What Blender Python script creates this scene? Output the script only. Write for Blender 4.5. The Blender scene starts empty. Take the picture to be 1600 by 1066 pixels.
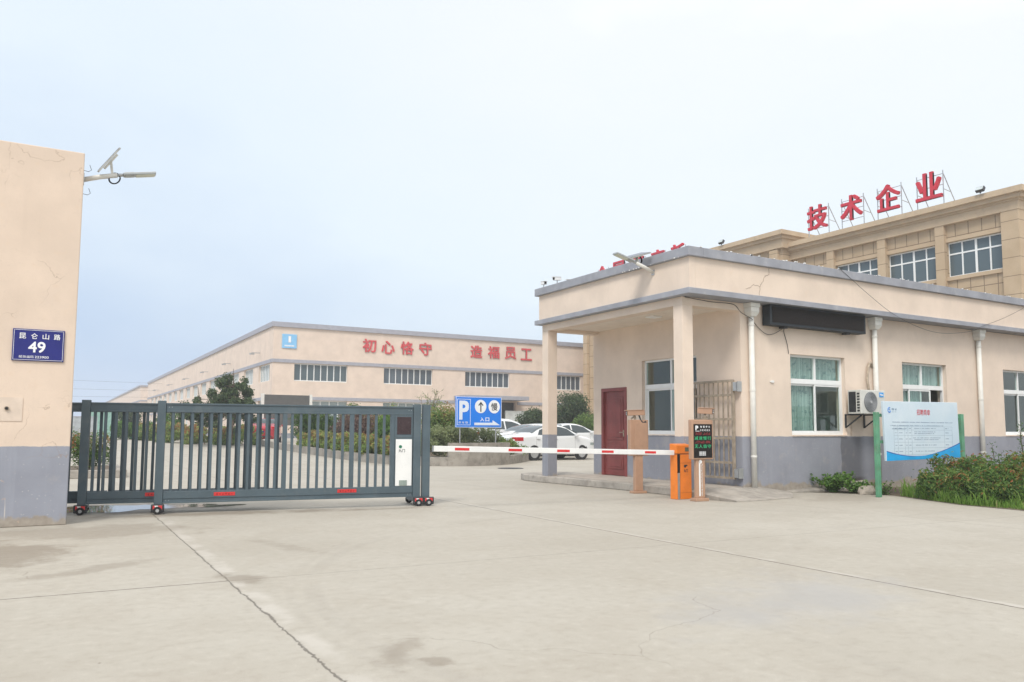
import bpy, math, random
import numpy as np
from mathutils import Vector, Matrix
R_ = math.radians
sc = bpy.context.scene
COL = sc.collection

# ---------------------------------------------------------------- camera
def cam_axes(pitch, yaw, roll):
    fh = Vector((math.sin(yaw), math.cos(yaw), 0)); r = Vector((math.cos(yaw), -math.sin(yaw), 0)); up = Vector((0, 0, 1))
    f = fh * math.cos(pitch) + up * math.sin(pitch); u = -fh * math.sin(pitch) + up * math.cos(pitch)
    c, s = math.cos(roll), math.sin(roll)
    return f, r * c - u * s, u * c + r * s
_f, _r, _u = cam_axes(R_(4.82598), R_(30.02216), R_(-0.263114))
cd = bpy.data.cameras.new('camera'); cam = bpy.data.objects.new('camera', cd); COL.objects.link(cam)
cam.matrix_world = Matrix(((_r.x, _u.x, -_f.x, 0), (_r.y, _u.y, -_f.y, 0), (_r.z, _u.z, -_f.z, 1.25), (0, 0, 0, 1)))
cd.sensor_width = 36; cd.lens = 1232.78 * 36 / 1600; cd.shift_y = 34.5 / 1600
cd.clip_start = 0.1; cd.clip_end = 3000
sc.camera = cam

# ---------------------------------------------------------------- light
SUN_EL, SUN_AZ = R_(50), R_(228)          # azimuth from +Y, clockwise
wd = bpy.data.worlds.new('World'); sc.world = wd; wd.use_nodes = True
nt = wd.node_tree; nt.nodes.clear()
def wn(t, **k):
    n = nt.nodes.new(t)
    for a, b in k.items(): setattr(n, a, b)
    return n
wo = wn('ShaderNodeOutputWorld'); bg = wn('ShaderNodeBackground')
sky = wn('ShaderNodeTexSky', sky_type='NISHITA', sun_disc=False, sun_elevation=SUN_EL, sun_rotation=SUN_AZ, air_density=1.2, dust_density=4.0, ozone_density=1.5)
tc = wn('ShaderNodeTexCoord')
# overcast veil: whiter towards the upper right, a bluer break low on the left
dot = wn('ShaderNodeVectorMath', operation='DOT_PRODUCT'); dot.inputs[1].default_value = (0.45, -0.25, 1.10)
nz = wn('ShaderNodeTexNoise'); nz.inputs['Scale'].default_value = 1.6; nz.inputs['Detail'].default_value = 5; nz.inputs['Roughness'].default_value = 0.55
mp = wn('ShaderNodeMapping'); mp.inputs['Scale'].default_value = (1, 1, 2.2)
nm = wn('ShaderNodeMath', operation='MULTIPLY_ADD'); nm.inputs[1].default_value = 0.55; nm.inputs[2].default_value = -0.175
ad = wn('ShaderNodeMath', operation='ADD')
rp = wn('ShaderNodeValToRGB')
rp.color_ramp.elements[0].position = 0.0; rp.color_ramp.elements[0].color = (4.35, 5.55, 7.4, 1)
rp.color_ramp.elements[1].position = 1.0; rp.color_ramp.elements[1].color = (11.0, 11.0, 11.0, 1)
for p_, c_ in ((.34, (7.1, 7.9, 8.6, 1)), (.75, (8.2, 8.5, 8.8, 1))): e = rp.color_ramp.elements.new(p_); e.color = c_
mx = wn('ShaderNodeMixRGB'); mx.inputs[0].default_value = 0.86
L = nt.links.new
L(tc.outputs['Generated'], dot.inputs[0]); L(tc.outputs['Generated'], mp.inputs[0]); L(mp.outputs[0], nz.inputs['Vector'])
L(nz.outputs[0], nm.inputs[0]); L(dot.outputs['Value'], ad.inputs[0]); L(nm.outputs[0], ad.inputs[1]); L(ad.outputs[0], rp.inputs[0])
L(sky.outputs[0], mx.inputs[1]); L(rp.outputs[0], mx.inputs[2]); L(mx.outputs[0], bg.inputs[0]); L(bg.outputs[0], wo.inputs[0])
bg.inputs[1].default_value = 0.10
sl = bpy.data.lights.new('sun', 'SUN'); sun = bpy.data.objects.new('sun', sl); COL.objects.link(sun)
sl.energy = 1.8; sl.angle = R_(18); sl.color = (1, 0.95, 0.88)
sd = Vector((math.sin(SUN_AZ) * math.cos(SUN_EL), math.cos(SUN_AZ) * math.cos(SUN_EL), math.sin(SUN_EL)))
sun.rotation_euler = sd.to_track_quat('Z', 'Y').to_euler()
sc.view_settings.view_transform = 'Standard'; sc.view_settings.look = 'None'
sc.view_settings.exposure = 0.38; sc.view_settings.gamma = 1.0
sc.render.engine = 'CYCLES'; sc.cycles.use_denoising = True; sc.cycles.max_bounces = 8; sc.cycles.volume_bounces = 1

# ---------------------------------------------------------------- material helpers
class NT:
    def __init__(s, name):
        s.m = bpy.data.materials.new(name); s.m.use_nodes = True; s.t = s.m.node_tree; s.t.nodes.clear()
        s.out = s.n('ShaderNodeOutputMaterial'); s.b = s.n('ShaderNodeBsdfPrincipled'); s.l(s.b.outputs[0], s.out.inputs[0])
        s.pos = s.n('ShaderNodeNewGeometry').outputs['Position']
    def n(s, t, **k):
        q = s.t.nodes.new(t)
        for a, b in k.items(): setattr(q, a, b)
        return q
    def l(s, a, b): s.t.links.new(a, b)
    def put(s, sock, v):
        if isinstance(v, (int, float)): sock.default_value = v
        elif isinstance(v, tuple): sock.default_value = v if len(v) == len(sock.default_value) else v + (1,)
        else: s.l(v, sock)
    def math(s, op, a, b=0.0, c=0.0, clamp=False):
        q = s.n('ShaderNodeMath', operation=op, use_clamp=clamp)
        for i, v in enumerate((a, b, c)): s.put(q.inputs[i], v)
        return q.outputs[0]
    def mix(s, f, a, b, mode='MIX'):
        q = s.n('ShaderNodeMixRGB', blend_type=mode)
        s.put(q.inputs[0], f); s.put(q.inputs[1], a); s.put(q.inputs[2], b)
        return q.outputs[0]
    def noise(s, scale, detail=4, rough=.55, vec=None, stretch=None, off=(0, 0, 0)):
        q = s.n('ShaderNodeTexNoise'); q.inputs['Scale'].default_value = scale; q.inputs['Detail'].default_value = detail; q.inputs['Roughness'].default_value = rough
        v = vec or s.pos
        if stretch or off != (0, 0, 0):
            mpn = s.n('ShaderNodeMapping'); mpn.inputs['Scale'].default_value = stretch or (1, 1, 1); mpn.inputs['Location'].default_value = off; s.l(v, mpn.inputs[0]); v = mpn.outputs[0]
        s.l(v, q.inputs['Vector']); return q.outputs[0]
    def ss(s, v, a, b):           # smooth step
        q = s.n('ShaderNodeMapRange', interpolation_type='SMOOTHSTEP'); s.put(q.inputs[0], v)
        q.inputs[1].default_value = a; q.inputs[2].default_value = b; q.inputs[3].default_value = 0; q.inputs[4].default_value = 1
        return q.outputs[0]
    def xyz(s, v=None):
        q = s.n('ShaderNodeSeparateXYZ'); s.l(v or s.pos, q.inputs[0]); return q.outputs
    def bump(s, h, strength=.3, dist=.01):
        q = s.n('ShaderNodeBump'); q.inputs['Strength'].default_value = strength; q.inputs['Distance'].default_value = dist
        s.l(h, q.inputs['Height']); s.l(q.outputs[0], s.b.inputs['Normal'])
    def base(s, c, rough=.6, metal=0.0, spec=.5):
        s.put(s.b.inputs['Base Color'], c); s.put(s.b.inputs['Roughness'], rough); s.put(s.b.inputs['Metallic'], metal); s.put(s.b.inputs['Specular IOR Level'], spec)

def M(name, col, rough=.6, metal=0.0, var=.10, scale=4.0, spec=.4, bump=0.0, bscale=60, dirt=None, dirt_amt=.25):
    t = NT(name); n1 = t.noise(scale, 5)
    dk = tuple(c * (1 - var) for c in col); lt = tuple(min(1, c * (1 + var)) for c in col)
    c = t.mix(t.ss(n1, .3, .7), dk, lt)
    if dirt:
        n2 = t.noise(scale * 2.3, 6, .65, off=(3, 7, 1)); c = t.mix(t.math('MULTIPLY', t.ss(n2, .5, .72), dirt_amt), c, dirt)
    r = t.math('MULTIPLY_ADD', t.noise(scale * 3, 3), .18, rough - .09)
    t.base(c, r, metal, spec)
    if bump: t.bump(t.noise(bscale, 4), bump, .004)
    return t.m

PEACH = (.735, .615, .51); DADO = (.285, .295, .335)
def painted_wall(name, peach=PEACH, dado=DADO, dz=1.14, worn=.12, crack=.0, seed=0.0, streaks=0.0, wet=False):
    t = NT(name); x, y, z = t.xyz()
    n1 = t.noise(1.1, 6, .6, off=(seed, seed, 0)); n2 = t.noise(7, 5, .6, off=(0, seed, 2))
    pk = t.mix(t.ss(n1, .32, .7), tuple(c * .93 for c in peach), tuple(min(1, c * 1.05) for c in peach))
    pk = t.mix(t.math('MULTIPLY', t.ss(n2, .58, .75), .35), pk, (peach[0] * .98, peach[1] * .93, peach[2] * .86))
    # rain streaks
    st = t.noise(3.0, 4, .6, stretch=(3.0, 3.0, .12), off=(seed, 0, 0))
    pk = t.mix(t.math('MULTIPLY', t.ss(st, .55, .85), .13), pk, (peach[0] * .72, peach[1] * .70, peach[2] * .68))
    dd = t.mix(t.ss(n1, .3, .7), tuple(c * .9 for c in dado), tuple(c * 1.08 for c in dado))
    dd = t.mix(t.math('MULTIPLY', t.ss(st, .5, .8), .25), dd, tuple(c * 1.35 for c in dado))
    sp = t.noise(38, 3, .5, off=(seed, 1, 0))
    dd = t.mix(t.math('MULTIPLY', t.ss(sp, .70, .74), .8), dd, (.62, .60, .58))
    if streaks:                     # old paint drips over the grey band
        dr = t.noise(16, 2, .5, stretch=(1, 1, .05), off=(seed, 4, 0)); lim = t.ss(t.noise(2.2, 3, off=(9, seed, 0)), .42, .5)
        dd = t.mix(t.math('MULTIPLY', t.math('MULTIPLY', t.ss(dr, .66, .70), lim), streaks), dd, (.60, .55, .50))
    edge = t.math('ADD', z, t.math('MULTIPLY_ADD', t.noise(9, 4), .03, -.015))
    c = t.mix(t.ss(edge, dz - .004, dz + .004), dd, pk)
    wz = t.math('ADD', z, t.math('MULTIPLY_ADD', t.noise(2.4, 5, .65, off=(seed, 2, 5)), .42, -.21))
    concrete = t.mix(t.noise(11, 5), (.22, .19, .16), (.46, .41, .35))
    c = t.mix(t.math('SUBTRACT', 1.0, t.ss(wz, worn - .025, worn + .03)), c, concrete)
    if wet:
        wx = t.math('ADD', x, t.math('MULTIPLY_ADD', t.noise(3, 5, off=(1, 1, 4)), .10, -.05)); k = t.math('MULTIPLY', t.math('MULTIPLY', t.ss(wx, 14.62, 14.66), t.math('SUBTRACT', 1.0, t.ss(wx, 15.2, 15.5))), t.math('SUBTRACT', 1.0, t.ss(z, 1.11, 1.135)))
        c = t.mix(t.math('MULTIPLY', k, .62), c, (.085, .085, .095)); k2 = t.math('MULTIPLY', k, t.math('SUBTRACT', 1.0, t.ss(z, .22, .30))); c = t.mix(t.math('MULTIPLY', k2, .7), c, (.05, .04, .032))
        rs = t.math('MULTIPLY', t.math('MULTIPLY', t.ss(wx, 14.96, 14.99), t.math('SUBTRACT', 1.0, t.ss(wx, 15.0, 15.05))), t.math('MULTIPLY', t.ss(z, 1.13, 1.16), t.math('SUBTRACT', 1.0, t.ss(z, 1.3, 1.5)))); c = t.mix(t.math('MULTIPLY', rs, .5), c, (.40, .25, .14))
    sc1 = t.noise(2.1, 6, .7, off=(seed, 3, 3)); c = t.mix(t.math('MULTIPLY', t.ss(sc1, .56, .70), .16), c, (.60, .50, .42)); gr = t.noise(24, 5, .65, off=(6, seed, 1)); c = t.mix(t.math('MULTIPLY', t.ss(gr, .55, .75), .16), c, (.42, .34, .27))
    h = t.math('ADD', t.math('MULTIPLY', t.noise(55, 4), .5), t.math('MULTIPLY', t.noise(5, 4), .8))
    if crack:
        wob = t.n('ShaderNodeVectorMath', operation='ADD'); nc = t.n('ShaderNodeTexNoise'); nc.inputs['Scale'].default_value = 1.7; nc.inputs['Detail'].default_value = 6
        t.l(t.pos, nc.inputs['Vector']); t.l(t.pos, wob.inputs[0]); t.l(nc.outputs['Color'], wob.inputs[1])
        vo = t.n('ShaderNodeTexVoronoi', feature='DISTANCE_TO_EDGE'); vo.inputs['Scale'].default_value = 1.25; t.l(wob.outputs[0], vo.inputs['Vector'])
        ms = t.ss(t.noise(1.3, 3, off=(5, seed, 0)), .52, .62)
        cr = t.math('MULTIPLY', t.math('MULTIPLY', t.math('SUBTRACT', 1.0, t.ss(vo.outputs['Distance'], .0015, .007)), ms), crack)
        c = t.mix(cr, c, (.33, .24, .17)); h = t.math('SUBTRACT', h, t.math('MULTIPLY', cr, 1.5))
        ch = t.math('MULTIPLY', t.ss(t.noise(6.5, 5, .6, off=(2, seed, 8)), .68, .70), t.math('SUBTRACT', 1.0, t.ss(z, dz + .05, dz + .35)))
        c = t.mix(t.math('MULTIPLY', ch, .7), c, (.50, .38, .30))
    t.base(c, .85, 0, .2); t.bump(h, .25, .006)
    return t.m

# ---------------------------------------------------------------- mesh helpers
class MB:
    def __init__(s): s.v = []; s.f = []
    def add(s, vs, fs):
        o = len(s.v); s.v += [tuple(p) for p in vs]; s.f += [tuple(i + o for i in q) for q in fs]
    def box(s, x0, x1, y0, y1, z0, z1):
        if x0 > x1: x0, x1 = x1, x0
        if y0 > y1: y0, y1 = y1, y0
        s.add([(x0, y0, z0), (x1, y0, z0), (x1, y1, z0), (x0, y1, z0), (x0, y0, z1), (x1, y0, z1), (x1, y1, z1), (x0, y1, z1)],
              [(0, 3, 2, 1), (4, 5, 6, 7), (0, 1, 5, 4), (1, 2, 6, 5), (2, 3, 7, 6), (3, 0, 4, 7)]); return s
    def bar(s, a, b, w, h, up=(0, 0, 1)):          # box-section bar between two points
        a = Vector(a); b = Vector(b); d = (b - a).normalized(); up = Vector(up)
        if abs(d.dot(up)) > .98: up = Vector((0, 1, 0))
        r = d.cross(up).normalized(); u = r.cross(d)
        vs = [p + r * (sx * w / 2) + u * (sz * h / 2) for p in (a, b) for sx, sz in ((-1, -1), (1, -1), (1, 1), (-1, 1))]
        s.add(vs, [(3, 2, 1, 0), (4, 5, 6, 7), (0, 1, 5, 4), (1, 2, 6, 5), (2, 3, 7, 6), (3, 0, 4, 7)]); return s
    def tube(s, pts, r, seg=10, cap=True):
        pts = [Vector(p) for p in pts]; n = len(pts); rs = r if isinstance(r, (list, tuple)) else [r] * n
        pu = None; o = len(s.v)
        for i, p in enumerate(pts):
            d = (pts[min(i + 1, n - 1)] - pts[max(i - 1, 0)]).normalized()
            if pu is None: pu = Vector((0, 0, 1)) if abs(d.z) < .9 else Vector((1, 0, 0))
            a = d.cross(pu).normalized(); b = a.cross(d); pu = b
            for k in range(seg):
                t = 2 * math.pi * k / seg; s.v.append(tuple(p + (a * math.cos(t) + b * math.sin(t)) * rs[i]))
        for i in range(n - 1):
            for k in range(seg):
                k2 = (k + 1) % seg; s.f.append((o + i * seg + k, o + i * seg + k2, o + (i + 1) * seg + k2, o + (i + 1) * seg + k))
        if cap: s.f.append(tuple(o + k for k in range(seg))[::-1]); s.f.append(tuple(o + (n - 1) * seg + k for k in range(seg)))
        return s
    def prism(s, poly, z0, z1):                    # vertical prism over an x,y polygon
        n = len(poly); zz0 = z0 if isinstance(z0, (list, tuple)) else [z0] * n; zz1 = z1 if isinstance(z1, (list, tuple)) else [z1] * n
        s.add([(p[0], p[1], zz0[i]) for i, p in enumerate(poly)] + [(p[0], p[1], zz1[i]) for i, p in enumerate(poly)],
              [tuple(range(n))[::-1], tuple(range(n, 2 * n))] + [(i, (i + 1) % n, n + (i + 1) % n, n + i) for i in range(n)]); return s
    def plate(s, O, U, V, N, poly, th):            # polygon (u,v) on plane O,U,V extruded by th along N
        O, U, V, N = map(Vector, (O, U, V, N)); n = len(poly)
        s.add([O + U * a + V * b for a, b in poly] + [O + U * a + V * b + N * th for a, b in poly],
              [tuple(range(n))[::-1], tuple(range(n, 2 * n))] + [(i, (i + 1) % n, n + (i + 1) % n, n + i) for i in range(n)]); return s
    def disc(s, c, ax, r, th, seg=20, r2=None):    # cylinder centred at c, axis ax
        c = Vector(c); ax = Vector(ax).normalized()
        return s.tube([c - ax * th / 2, c + ax * th / 2], [r, r if r2 is None else r2], seg)
    def build(s, name, m, parent=None, local=False, smooth=False, bevel=0.0):
        me = bpy.data.meshes.new(name); me.from_pydata(s.v, [], s.f); me.validate(); me.update(); me.materials.append(m)
        o = bpy.data.objects.new(name, me); COL.objects.link(o)
        if parent:
            o.parent = parent
            if not local: o.matrix_parent_inverse = chain(parent).inverted()
        if smooth:
            for p in me.polygons: p.use_smooth = True
        if bevel:
            b = o.modifiers.new('bevel', 'BEVEL'); b.width = bevel; b.segments = 2; b.limit_method = 'ANGLE'; b.angle_limit = R_(40)
        return o
def local_m(o): return Matrix.LocRotScale(o.location, o.rotation_euler, o.scale)
def chain(o):
    m = local_m(o)
    if o.parent: m = chain(o.parent) @ o.matrix_parent_inverse @ m
    return m
def tag(o, label=None, cat=None, group=None, kind=None):
    if label: o['label'] = label
    if cat: o['category'] = cat
    if group: o['group'] = group
    if kind: o['kind'] = kind
    return o
def thing(name, label, cat, loc=(0, 0, 0), rz=0.0, group=None):
    o = bpy.data.objects.new(name, None); COL.objects.link(o); o.location = loc; o.rotation_euler = (0, 0, rz); o.empty_display_size = .2
    return tag(o, label, cat, group)
def copy_tree(o, parent=None):
    c = o.copy(); COL.objects.link(c)
    if parent: c.parent = parent; c.matrix_parent_inverse = o.matrix_parent_inverse.copy()
    for ch in [q for q in bpy.data.objects if q.parent == o]: copy_tree(ch, c)
    return c

_txt = {}
def text_geo(body, bold):
    k = (body, bold)
    if k not in _txt:
        cu = bpy.data.curves.new('lettering', 'FONT'); cu.body = body; cu.size = 1; cu.offset = bold; cu.extrude = 0; cu.resolution_u = 3; cu.fill_mode = 'FRONT'
        o = bpy.data.objects.new('lettering', cu); COL.objects.link(o)
        dg = bpy.context.evaluated_depsgraph_get(); dg.update(); me = o.evaluated_get(dg).to_mesh()
        vs = [tuple(v.co) for v in me.vertices]; fs = [tuple(p.vertices) for p in me.polygons]
        o.evaluated_get(dg).to_mesh_clear(); bpy.data.objects.remove(o); bpy.data.curves.remove(cu)
        _txt[k] = (vs, fs)
    return _txt[k]
def text_to(mb, body, O, U, V, N, w, h, th=.004, bold=.0):
    """lettering fitted into a w x h rectangle whose lower left corner is O; solid, th thick along N"""
    vs, fs = text_geo(body, 0.0)
    if not vs: return mb
    xs = [v[0] for v in vs]; ys = [v[1] for v in vs]; x0, x1, y0, y1 = min(xs), max(xs), min(ys), max(ys)
    O, U, V, N = map(Vector, (O, U, V, N)); n = len(vs); ed = {}
    for q in fs:
        for i in range(len(q)):
            a, b = q[i], q[(i + 1) % len(q)]; k = (min(a, b), max(a, b)); ed.setdefault(k, []).append((a, b))
    rim = [l[0] for l in ed.values() if len(l) == 1]
    e = bold / max(1e-6, (y1 - y0)) * h          # heavier strokes: the outline laid down several times, each a hair proud of the last
    steps = [(0, 0)] if bold <= 0 else [(-1, -1), (1, -1), (1, 1), (-1, 1), (0, 0)] if bold < .03 else [(-1, -1), (1, -1), (1, 1), (-1, 1), (0, -1.2), (1.2, 0), (0, 1.2), (-1.2, 0), (0, 0)]
    for s, (du, dv) in enumerate(steps):
        t = th * (1 + .03 * s)
        P = [O + U * (e + (v[0] - x0) / (x1 - x0) * (w - 2 * e) + du * e) + V * (e + (v[1] - y0) / (y1 - y0) * (h - 2 * e) + dv * e) for v in vs]
        F = [tuple(i + n for i in q) for q in fs] + [(a, b, b + n, a + n) for a, b in rim]
        mb.add(P + [p + N * t for p in P], F)
    return mb

FX = dict(U=(1, 0, 0), V=(0, 0, 1), N=(0, -1, 0))       # plane facing -Y
FY = dict(U=(0, -1, 0), V=(0, 0, 1), N=(-1, 0, 0))      # plane facing -X

def wall_x(mb, x0, x1, z0, z1, y0, y1, ops):            # wall along X from y0 (front) to y1 with openings (xa,xb,za,zb)
    _wall(mb, x0, x1, z0, z1, y0, y1, ops, lambda a, d, z: (a, d, z))
def wall_y(mb, a0, a1, z0, z1, x0, x1, ops):            # wall along Y
    _wall(mb, a0, a1, z0, z1, x0, x1, ops, lambda a, d, z: (d, a, z))
def _wall(mb, a0, a1, z0, z1, d0, d1, ops, P):
    A = sorted({a0, a1, *[o[0] for o in ops], *[o[1] for o in ops]}); Z = sorted({z0, z1, *[o[2] for o in ops], *[o[3] for o in ops]})
    inside = lambda a, z: any(o[0] < a < o[1] and o[2] < z < o[3] for o in ops)
    for i in range(len(A) - 1):
        for j in range(len(Z) - 1):
            if inside((A[i] + A[i + 1]) / 2, (Z[j] + Z[j + 1]) / 2): continue
            for d in (d0, d1):
                mb.add([P(A[i], d, Z[j]), P(A[i + 1], d, Z[j]), P(A[i + 1], d, Z[j + 1]), P(A[i], d, Z[j + 1])], [(0, 1, 2, 3)])
    for (xa, xb, za, zb) in list(ops) + [(a0, a1, z0, z1)]:
        for p, q in (((xa, za), (xb, za)), ((xb, za), (xb, zb)), ((xb, zb), (xa, zb)), ((xa, zb), (xa, za))):
            mb.add([P(p[0], d0, p[1]), P(q[0], d0, q[1]), P(q[0], d1, q[1]), P(p[0], d1, p[1])], [(0, 1, 2, 3)])
def ground_z(y): return min(.5, max(0.0, .02 * (y - 28)))
# ---------------------------------------------------------------- materials
def concrete_ground():
    t = NT('concrete_paving'); x, y, z = t.xyz()
    big = t.noise(.22, 5, .6); mid = t.noise(1.3, 6, .62); fine = t.noise(22, 5, .6); flow = t.noise(.8, 5, .6, stretch=(.35, 1.6, 1))
    c = t.mix(t.ss(big, .32, .68), (.390, .360, .304), (.440, .413, .357))
    c = t.mix(t.math('MULTIPLY', t.ss(mid, .40, .72), .40), c, (.352, .315, .26))
    c = t.mix(t.math('MULTIPLY', t.ss(flow, .52, .75), .18), c, (.47, .435, .375))
    c = t.mix(t.math('MULTIPLY', t.ss(fine, .60, .72), .35), c, (.30, .27, .23))
    pit = t.noise(70, 2, .5); c = t.mix(t.math('MULTIPLY', t.ss(pit, .71, .75), .55), c, (.18, .155, .13))
    grain = t.noise(160, 3, .6); c = t.mix(t.math('MULTIPLY', t.ss(grain, .48, .66), .30), c, (.30, .27, .225)); c = t.mix(t.math('MULTIPLY', t.ss(grain, .52, .36), .22), c, (.56, .53, .47))
    gv = t.n('ShaderNodeTexVoronoi', feature='F1'); gv.inputs['Scale'].default_value = 3.2; t.l(t.pos, gv.inputs['Vector']); gk = t.xyz(gv.outputs['Color'])[0]
    c = t.mix(t.math('MULTIPLY', t.math('MULTIPLY', t.math('SUBTRACT', 1.0, t.ss(gv.outputs['Distance'], .018, .034)), t.ss(gk, .80, .82)), .8), c, (.11, .09, .07))
    mot = t.noise(11, 4, .6, off=(2, 9, 0)); c = t.mix(t.math('MULTIPLY', t.ss(mot, .50, .66), .30), c, (.325, .29, .24)); c = t.mix(t.math('MULTIPLY', t.ss(mot, .46, .32), .22), c, (.53, .50, .44))
    patch_ = t.noise(.55, 3, .5, off=(11, 3, 0)); c = t.mix(t.math('MULTIPLY', t.ss(patch_, .55, .60), .16), c, (.33, .30, .25))
    w1 = t.math('MULTIPLY_ADD', t.noise(3.5, 5, .65), .07, -.035); w2 = t.math('MULTIPLY_ADD', t.noise(26, 3, .6, off=(4, 4, 0)), .05, -.025)
    h = t.math('MULTIPLY', fine, .4)
    def line(v, at, wid, amt, wob=1.0, col=(.085, .072, .06), mask=None):
        nonlocal c, h
        d = t.math('ABSOLUTE', t.math('ADD', t.math('SUBTRACT', v, at), t.math('MULTIPLY', t.math('ADD', w1, w2), wob)))
        k = t.math('MULTIPLY', t.math('SUBTRACT', 1.0, t.ss(t.math('DIVIDE', d, wid), .45, 1.0)), amt)
        if mask is not None: k = t.math('MULTIPLY', k, mask)
        c = t.mix(k, c, col); h = t.math('SUBTRACT', h, t.math('MULTIPLY', k, 2.0)); return d
    gate_side = t.math('SUBTRACT', 1.0, t.ss(y, 13.2, 13.6))
    yb = t.math('MULTIPLY_ADD', x, -.032, 6.93); dyb = t.math('SUBTRACT', y, yb)
    # worn light shoulders beside the two long joints
    for at, sx, wide in ((1.30, .07, .10), (6.02, .05, .05)):
        sh = t.math('ABSOLUTE', t.math('ADD', t.math('SUBTRACT', x, at + sx), t.math('MULTIPLY', w1, 2.2)))
        k = t.math('MULTIPLY', t.math('SUBTRACT', 1.0, t.ss(sh, wide * .2, wide)), t.math('MULTIPLY', t.ss(t.noise(2.1, 4, off=(1, at, 0)), .38, .6), .55))
        c = t.mix(k, c, (.53, .50, .45))
    line(x, 1.30, t.math('MULTIPLY_ADD', t.noise(1.9, 4, .7, off=(0, 2, 0)), .022, -.001), .70, 1.0, mask=gate_side); line(x, 6.02, .014, .85, .5)
    line(x, 10.9, .012, .35, .5); line(dyb, 0.0, .013, .75, .35, mask=t.math('SUBTRACT', 1.0, t.ss(x, 1.25, 1.35))); line(dyb, 0.0, .009, .42, .35)
    line(y, 12.1, .012, .30, .5, mask=t.ss(x, 5.6, 6.0))
    for yy in (17.6, 22.6, 34, 40): line(y, yy, .03, .30, .5)
    for xx in (-3.6, 3.6, 8.2): line(x, xx, .02, .3, .5, mask=t.ss(y, 14, 15))
    def blot(cx, cy, rx, ry, rot, col, amt, soft=.55, ns=1.6):
        nonlocal c
        ca, sa = math.cos(rot), math.sin(rot); dx = t.math('SUBTRACT', x, cx); dy = t.math('SUBTRACT', y, cy)
        u = t.math('DIVIDE', t.math('ADD', t.math('MULTIPLY', dx, ca), t.math('MULTIPLY', dy, sa)), rx)
        v = t.math('DIVIDE', t.math('SUBTRACT', t.math('MULTIPLY', dy, ca), t.math('MULTIPLY', dx, sa)), ry)
        r = t.math('SQRT', t.math('ADD', t.math('MULTIPLY', u, u), t.math('MULTIPLY', v, v)))
        r = t.math('ADD', r, t.math('MULTIPLY_ADD', t.noise(ns, 6, .7, off=(cx, cy, 0)), 2.4, -1.2))
        k = t.math('MULTIPLY', t.math('SUBTRACT', 1.0, t.ss(r, 1 - soft, 1)), amt); c = t.mix(k, c, col); return k
    damp = (.20, .165, .125)
    blot(-.35, 9.2, .75, 1.1, .2, damp, .60); blot(.35, 10.9, 1.6, .9, -.1, damp, .40); blot(.4, 8.05, .9, .22, .5, damp, .40, .7, 2.5)
    blot(2.3, 12.35, 2.8, .42, -.12, damp, .60, .8, 2.0); blot(1.0, 13.7, 1.7, 1.1, -.1, (.19, .17, .145), .75); blot(4.3, 11.9, 1.6, .16, -.12, damp, .5, .8, 3)
    blot(1.74, 4.25, .16, .42, -.5, damp, .42, .8, 3.5); blot(1.85, 4.02, .10, .16, .4, damp, .5, .5, 4); blot(1.42, 6.95, .22, .4, .3, damp, .55, .8, 3)
    blot(2.2, 8.6, .18, 1.1, .3, damp, .30, .9, 2.5); blot(13.0, 9.9, 1.3, .8, .3, (.30, .265, .22), .6); blot(9.0, 10.9, 1.2, .45, -.3, (.34, .315, .27), .6, .9)
    blot(11.9, 10.6, 1.0, .5, .1, (.30, .27, .23), .6); blot(4.9, 4.2, 1.6, .9, .2, (.36, .355, .35), .6, .9, 1.2); blot(7.5, 20.5, 3, 1.6, .1, (.36, .33, .29), .5, .9)
    # tyre arcs
    for cx, cy, rr, wd_, am in ((6.6, 5.0, 4.95, .10, .15), (6.6, 5.0, 5.12, .05, .10), (8.3, 2.6, 4.4, .09, .09), (12, -2, 9.4, .12, .09)):
        dx = t.math('SUBTRACT', x, cx); dy = t.math('SUBTRACT', y, cy); r = t.math('SQRT', t.math('ADD', t.math('MULTIPLY', dx, dx), t.math('MULTIPLY', dy, dy)))
        d = t.math('ABSOLUTE', t.math('SUBTRACT', r, rr)); k = t.math('MULTIPLY', t.math('SUBTRACT', 1.0, t.ss(d, wd_ * .3, wd_)), t.math('MULTIPLY', t.ss(t.noise(.7, 4, off=(rr, 0, 0)), .36, .6), am))
        c = t.mix(k, c, (.25, .225, .195))
    # hairline cracks
    vo = t.n('ShaderNodeTexVoronoi', feature='DISTANCE_TO_EDGE'); vo.inputs['Scale'].default_value = .33
    wob = t.n('ShaderNodeVectorMath', operation='ADD'); nc = t.n('ShaderNodeTexNoise'); nc.inputs['Scale'].default_value = 1.1; nc.inputs['Detail'].default_value = 6
    t.l(t.pos, nc.inputs['Vector']); t.l(t.pos, wob.inputs[0]); t.l(nc.outputs['Color'], wob.inputs[1]); t.l(wob.outputs[0], vo.inputs['Vector'])
    k = t.math('MULTIPLY', t.math('SUBTRACT', 1.0, t.ss(vo.outputs['Distance'], .0005, .0022)), t.math('MULTIPLY', t.ss(t.noise(.5, 3, off=(7, 7, 0)), .55, .62), .45)); c = t.mix(k, c, (.2, .17, .14))
    t.base(c, t.math('MULTIPLY_ADD', mid, .25, .62), 0, .3); t.bump(h, .35, .006)
    return t.m

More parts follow.
